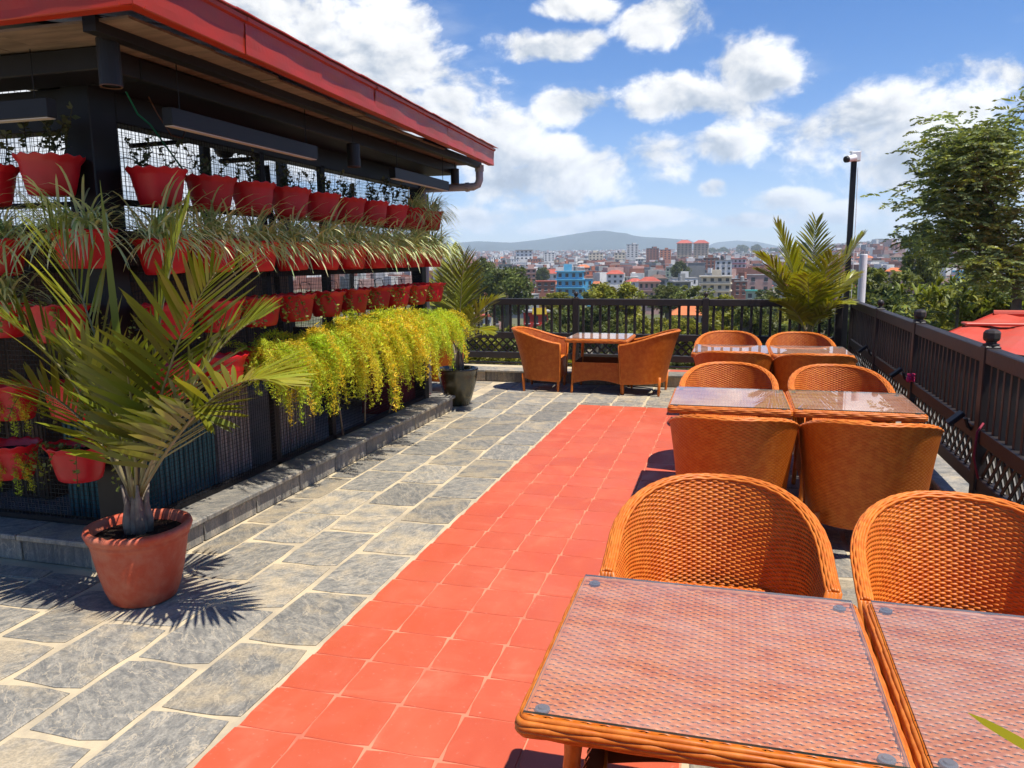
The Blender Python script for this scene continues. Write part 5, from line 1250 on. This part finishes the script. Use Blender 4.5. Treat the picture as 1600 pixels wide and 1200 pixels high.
def building(px0, px1, pytop, pybot, dist, wall, label, floors=3, cols=4, roof='flat', roofc='red', rz=0.0, depth=None, group=None, win='parts', name='building', winw=0.45, extras=True, slabs=False, bandc=None):
    a = at_d((px0+px1)/2, pybot, dist); t_ = at_d((px0+px1)/2, pytop, dist); W = (px1-px0)*dist/FPX; H = t_[2]-a[2]; D_ = depth or W*0.8
    g = min(terrain_z(a[0], a[1])-1.0, a[2]-0.5)
    r = empty(name, (a[0], a[1], a[2]), facing(a[0], a[1])+rz, label, 'building', group); w2 = W/2
    MB().box((-w2, 0, g-a[2]), (w2, D_, H)).put('wall', CW[wall], r)
    fh = H/floors; cw = W/cols
    def windowset(cols_, Wd, side):
        cw_ = Wd/cols_; return [(-Wd/2+(c+0.5)*cw_, (f+0.52)*fh, cw_*winw, fh*0.46) for f in range(floors) for c in range(cols_)]
    ws = windowset(cols, W, 0); sc_ = max(2, int(round(cols*D_/W))); ws2 = windowset(sc_, D_, 1)
    if win == 'parts':
        key = (round(ws[0][2], 2), round(ws[0][3], 2))
        if key not in _winmesh: _winmesh[key] = (MB().box((-key[0]/2, -0.04, -key[1]/2), (key[0]/2, 0.05, key[1]/2)).me('window', WIN), MB().box((-key[0]/2-0.12, -0.10, -key[1]/2-0.10), (key[0]/2+0.12, 0.02, -key[1]/2)).me('sill', TRIMW))
        for (x, z, w_, h_) in ws:
            o = put('window', _winmesh[key][0], r, (x, -0.02, z)); put('sill', _winmesh[key][1], o)
    elif win == 'joined':
        b = MB()
        for (x, z, w_, h_) in ws: b.box((x-w_/2, -0.06, z-h_/2), (x+w_/2, 0.05, z+h_/2))
        for (y, z, w_, h_) in ws2:
            for sx in (-1, 1): b.box((sx*w2-0.05, D_/2+y-w_/2, z-h_/2), (sx*w2+0.05, D_/2+y+w_/2, z+h_/2))
        o = b.put('windows', WIN, r); o['kind'] = 'stuff'
    if slabs:
        for f in range(1, floors+1): MB().box((-w2-0.5, -0.9, f*fh-0.15), (w2+0.3, D_+0.2, f*fh+0.12)).put('balcony_slab', CW[bandc or wall], r)
    if roof == 'flat':
        p = 0.12*fh+0.3
        MB().box((-w2-0.15, -0.15, H-0.02), (w2+0.15, D_+0.15, H+0.2)).put('roof_slab', ROOFC['grey'], r)
        if extras:
            rr = random.Random(int(px0*7+pytop)); sx = rr.uniform(-w2*0.5, w2*0.3); MB().box((sx, D_*0.3, H+0.2), (sx+W*0.3, D_*0.7, H+0.2+fh*0.8)).put('stair_room', CW[wall], r)
            MB().lathe([(0.6, 0), (0.6, 1.2), (0.3, 1.5)], 10, (-sx*0.8, D_*0.4, H+0.2), top=True).put('water_tank', CW['grey'] if rr.random() < 0.6 else WIN, r)
    elif roof == 'hip':
        rh = W*0.22; ov = W*0.07; P = [np.array(p) for p in ((-w2-ov, -ov*1.6, H), (w2+ov, -ov*1.6, H), (w2+ov, D_+ov, H), (-w2-ov, D_+ov, H), (-w2*0.4, D_/2, H+rh), (w2*0.4, D_/2, H+rh))]
        b = MB(); b.v = [tuple(p) for p in P]; b.f = [(0, 1, 5, 4), (1, 2, 5), (2, 3, 4, 5), (3, 0, 4), (3, 2, 1, 0)]; b.t = [(1, 1, 1)]*5; b.m = [0]*5
        b.put('roof', ROOFC[roofc], r)
    elif roof == 'shed':
        b = MB(); b.box((-w2*1.1, -W*0.08, H), (w2*1.1, D_*1.05, H+0.25)); b.put('roof', ROOFC[roofc], r)
    return r
B = building
o = B(870, 912, 424, 462, 250, 'blue', 'bright blue building standing out in the middle of the city', 3, 4, slabs=True)
B(908, 926, 436, 462, 252, 'blue', 'lower blue wing beside the bright blue building', 2, 2, extras=False)
B(1096, 1140, 432, 466, 230, 'cream', 'cream three storey building with dark windows above the railing', 3, 4, slabs=True)
B(1118, 1142, 407, 432, 300, 'white', 'white building with arched floors behind the cream building', 3, 3)
B(1058, 1080, 380, 402, 900, 'tan', 'first of two tan apartment towers on the skyline', 8, 4, roof='hip', roofc='red', win='joined')
B(1084, 1106, 380, 402, 900, 'tan', 'second of two tan apartment towers on the skyline, nearer the palm', 8, 4, roof='hip', roofc='red', win='joined')
B(979, 997, 382, 402, 800, 'white', 'tall white apartment block on the skyline', 7, 3, win='joined')
B(806, 832, 391, 406, 700, 'white', 'white building with a dark upper storey on the skyline', 3, 4, win='joined', roof='shed', roofc='brown')
B(1010, 1029, 388, 406, 750, 'brick', 'brick apartment block on the skyline beside the orange one', 6, 4, win='joined')
B(1031, 1048, 390, 406, 740, 'orange', 'orange apartment block on the skyline', 5, 3, win='joined')
B(960, 977, 395, 408, 720, 'cream', 'cream building with a small dome room on the skyline', 3, 3, win='joined')
B(920, 942, 395, 407, 720, 'cream', 'wide cream building low on the skyline', 3, 4, win='joined')
B(850, 867, 395, 408, 700, 'white', 'white stepped building on the skyline past the blue building', 4, 3, win='joined')
B(1099, 1122, 403, 426, 420, 'brick', 'bare brick building behind the grey concrete wall', 4, 4)
B(1075, 1100, 411, 448, 330, 'grey', 'windowless grey concrete building', 1, 1, win='none', extras=False)
B(1040, 1053, 418, 442, 330, 'green', 'pale green building beside the small dark tree', 3, 2, extras=False)
B(998, 1030, 440, 468, 215, 'pink', 'pink house under a wide red roof above the railing', 2, 4, roof='hip', roofc='red', slabs=True)
B(948, 974, 428, 444, 300, 'white', 'white house under a red roof among the trees', 2, 3, roof='hip', roofc='red')
B(1168, 1204, 430, 458, 260, 'pink', 'plain pale pink building beside the corner palm', 2, 2, extras=False, winw=0.3)
B(1166, 1190, 455, 470, 200, 'green', 'low house with a teal roof under the pink building', 1, 2, roof='shed', roofc='teal')
B(838, 868, 440, 456, 240, 'brick', 'brick house with a red roof left of the blue building', 2, 3, roof='shed', roofc='red')
B(1148, 1166, 440, 462, 250, 'brick', 'narrow brick building between the cream and pink ones', 3, 2)
B(1140, 1164, 404, 428, 450, 'white', 'long white building with a red sign band behind the cream one', 3, 4, slabs=True, bandc='red')
B(779, 800, 413, 440, 300, 'grey', 'grey building half behind the dark round tree', 3, 3)
B(806, 838, 420, 442, 310, 'pink', 'pink stepped house left of the small dark tree', 3, 4, slabs=True)
B(818, 858, 488, 512, 120, 'red', 'red walled shop with a yellow board below the far railing', 1, 3, roof='shed', roofc='grey', extras=False)
B(772, 792, 490, 512, 110, 'pink', 'small house with an orange roof below the far railing', 1, 2, roof='hip', roofc='orange')
B(1050, 1104, 492, 512, 70, 'cream', 'house with a broad orange hip roof below the far railing', 1, 4, roof='hip', roofc='orange', depth=5)
B(738, 768, 495, 515, 105, 'white', 'white low house seen through the railing by the green pot', 1, 3, roof='shed', roofc='red')
B(1496, 1520, 424, 442, 160, 'white', 'white house with a blue band behind the feathery tree', 2, 3, slabs=True, bandc='blue')
B(1385, 1408, 424, 440, 230, 'pink', 'pink house with an orange roof past the white pipe', 2, 3, roof='hip', roofc='orange')
B(1418, 1440, 420, 440, 240, 'grey', 'grey house beside the upright tree past the camera pole', 3, 3)
yb = at_d(843, 486, 119); o = MB().box((-1.1, -0.05, -0.5), (1.1, 0.05, 0.5)).put('shop_board', pmat('yellow_board', (0.75, 0.50, 0.02), 0.6), loc=(yb[0], yb[1], yb[2]), rz=facing(yb[0], yb[1])); tag(o, 'yellow board above the red walled shop', 'board')
# the ordinary houses, one thing each
names_ = dict(white='white', cream='cream', brick='brick red', pink='pink', grey='grey', tan='tan', orange='orange brick', green='pale green')
def city_fill():
    rg = random.Random(99); n = 0
    hero = [(866, 930, 250), (1092, 1146, 230), (994, 1034, 215), (1166, 1206, 260), (815, 862, 120), (1048, 1106, 70), (945, 977, 300)]
    for d in (200, 250, 300, 350, 400, 455, 515, 585, 665, 760, 870, 1000):
        px = 690+rg.uniform(0, 30)
        while px < 1560:
            Wm = rg.uniform(5.5, 9.5) if d < 500 else rg.uniform(7, 12); w = Wm*FPX/d; gap = (rg.uniform(0.8, 2.2) if d < 280 else rg.uniform(0.1, 0.7) if d < 700 else rg.uniform(0.2, 1.1))*w
            blocked = any(d < hd+20 and px+w > h0-6 and px < h1+6 for (h0, h1, hd) in hero)
            if n < 296 and not blocked:
                wall = rg.choice(['white', 'white', 'cream', 'brick', 'brick', 'pink', 'grey', 'tan', 'white', 'orange', 'green'] if d > 230 else ['white', 'cream', 'brick', 'pink', 'grey'])
                dd = d*rg.uniform(0.94, 1.06); q = at_d(px+w/2, 420, dd); gz = terrain_z(q[0], q[1]); fl = rg.choice((1, 2, 2, 3, 3) if d < 600 else (2, 3, 3, 4)); hgt = fl*2.8
                k_ = FPX/dd*1.03; hy = 407.5+(px-800)*0.0096; bot = hy-(gz+0.4-EYE[2])*k_; rf = rg.choice(['flat', 'flat', 'flat', 'flat', 'hip', 'shed'])
                east = px > 1330
                B(px, px+w, bot-hgt*k_, bot, dd, wall, f'{names_[wall]} {ST[fl]} house with {RT[rf]} {"past the white pipe" if east else "beyond the far railing"}', fl, max(2, int(Wm/2.2)), roof=rf, roofc=rg.choice(['red', 'red', 'grey', 'brown', 'orange']), rz=rg.uniform(-0.6, 0.6), group='houses on the city slope' if east else 'houses of the city beyond the far railing', win='joined', name='city_house', extras=(rf == 'flat' and d < 800), winw=rg.uniform(0.28, 0.5), slabs=(d < 520 and rg.random() < 0.3)); n += 1
            px += w+gap
ST = {1: 'one storey', 2: 'two storey', 3: 'three storey', 4: 'four storey', 5: 'five storey'}
RT = dict(flat='a flat roof', hip='a hipped roof', shed='a low sheet roof')
city_fill()
def far_city():
    # farther still the town reads as one mass of tiny blocks
    nr = np.random.default_rng(31); b = {k: MB() for k in ('white', 'brick', 'grey', 'pink')}
    for i in range(7500):
        az = nr.uniform(-0.62, 0.42); d = 420+2750*nr.random()**1.25; x, y = d*sin(az), d*cos(az); z = terrain_z(x, y); w = nr.uniform(1.8, 5.5); h = nr.uniform(3, 10.5); k = ('white', 'white', 'brick', 'grey', 'pink', 'brick')[nr.integers(6)]
        a = nr.uniform(0, 3.1); R = np.array([[cos(a), -sin(a), 0], [sin(a), cos(a), 0], [0, 0, 1]]); b[k].box((x-w, y-w*0.8, z-3), (x+w, y+w*0.8, z+h), rot=R)
    V = []; F = []; MI = []; n = 0
    for j, (k, m) in enumerate(b.items()): V += m.v; F += [tuple(i+n for i in f) for f in m.f]; MI += [j]*len(m.f); n += len(m.v)
    tag(put('distant_city', mesh('distant_city', V, F, [CW[k] for k in b], MI)), 'far off mass of city blocks fading into haze', None, None, 'stuff')
far_city()
# ================================================================== haze over the valley
hz = MB().box((-7500, -7500, -60), (7500, 7500, 330)).put('haze', None)
hm = bpy.data.materials.new('valley_haze'); hm.use_nodes = True; ht = NT(hm.node_tree); ht.n.remove(ht.n['Principled BSDF'])
pv = ht.add('ShaderNodeVolumePrincipled'); pv.inputs['Color'].default_value = (0.73, 0.87, 1.0, 1); pv.inputs['Density'].default_value = 1.9e-4; pv.inputs['Anisotropy'].default_value = 0.0
ht.l.new(pv.outputs[0], ht.n['Material Output'].inputs['Volume']); hz.data.materials.clear(); hz.data.materials.append(hm); hz['kind'] = 'stuff'; hz['label'] = 'pale blue haze over the valley'
hz.visible_shadow = True

# ---- roots that were laid out in world coordinates: move the Empty to the base of its thing
bpy.context.view_layer.update()
for root_, base_ in ((palm, (PC[0], PC[1], 0.005)), (palm2, (GP[0], GP[1], 0.005)), (palm3, (RP[0], RP[1], 0.165)), (palm4, (NP[0], NP[1]-0.9, 0.005)), (AV, ((WX+AX1)/2, (WY0+WY1)/2, 0.0)), (pole, (cx, 11.42, 0.0)), (bpy.data.objects['neighbour_house'], tuple(at_d(1552, 540, 11.5)[:2])+(-13.0,))):
    root_.location = base_
    for ch in root_.children: ch.matrix_parent_inverse = Matrix.Translation(-Vector(base_))
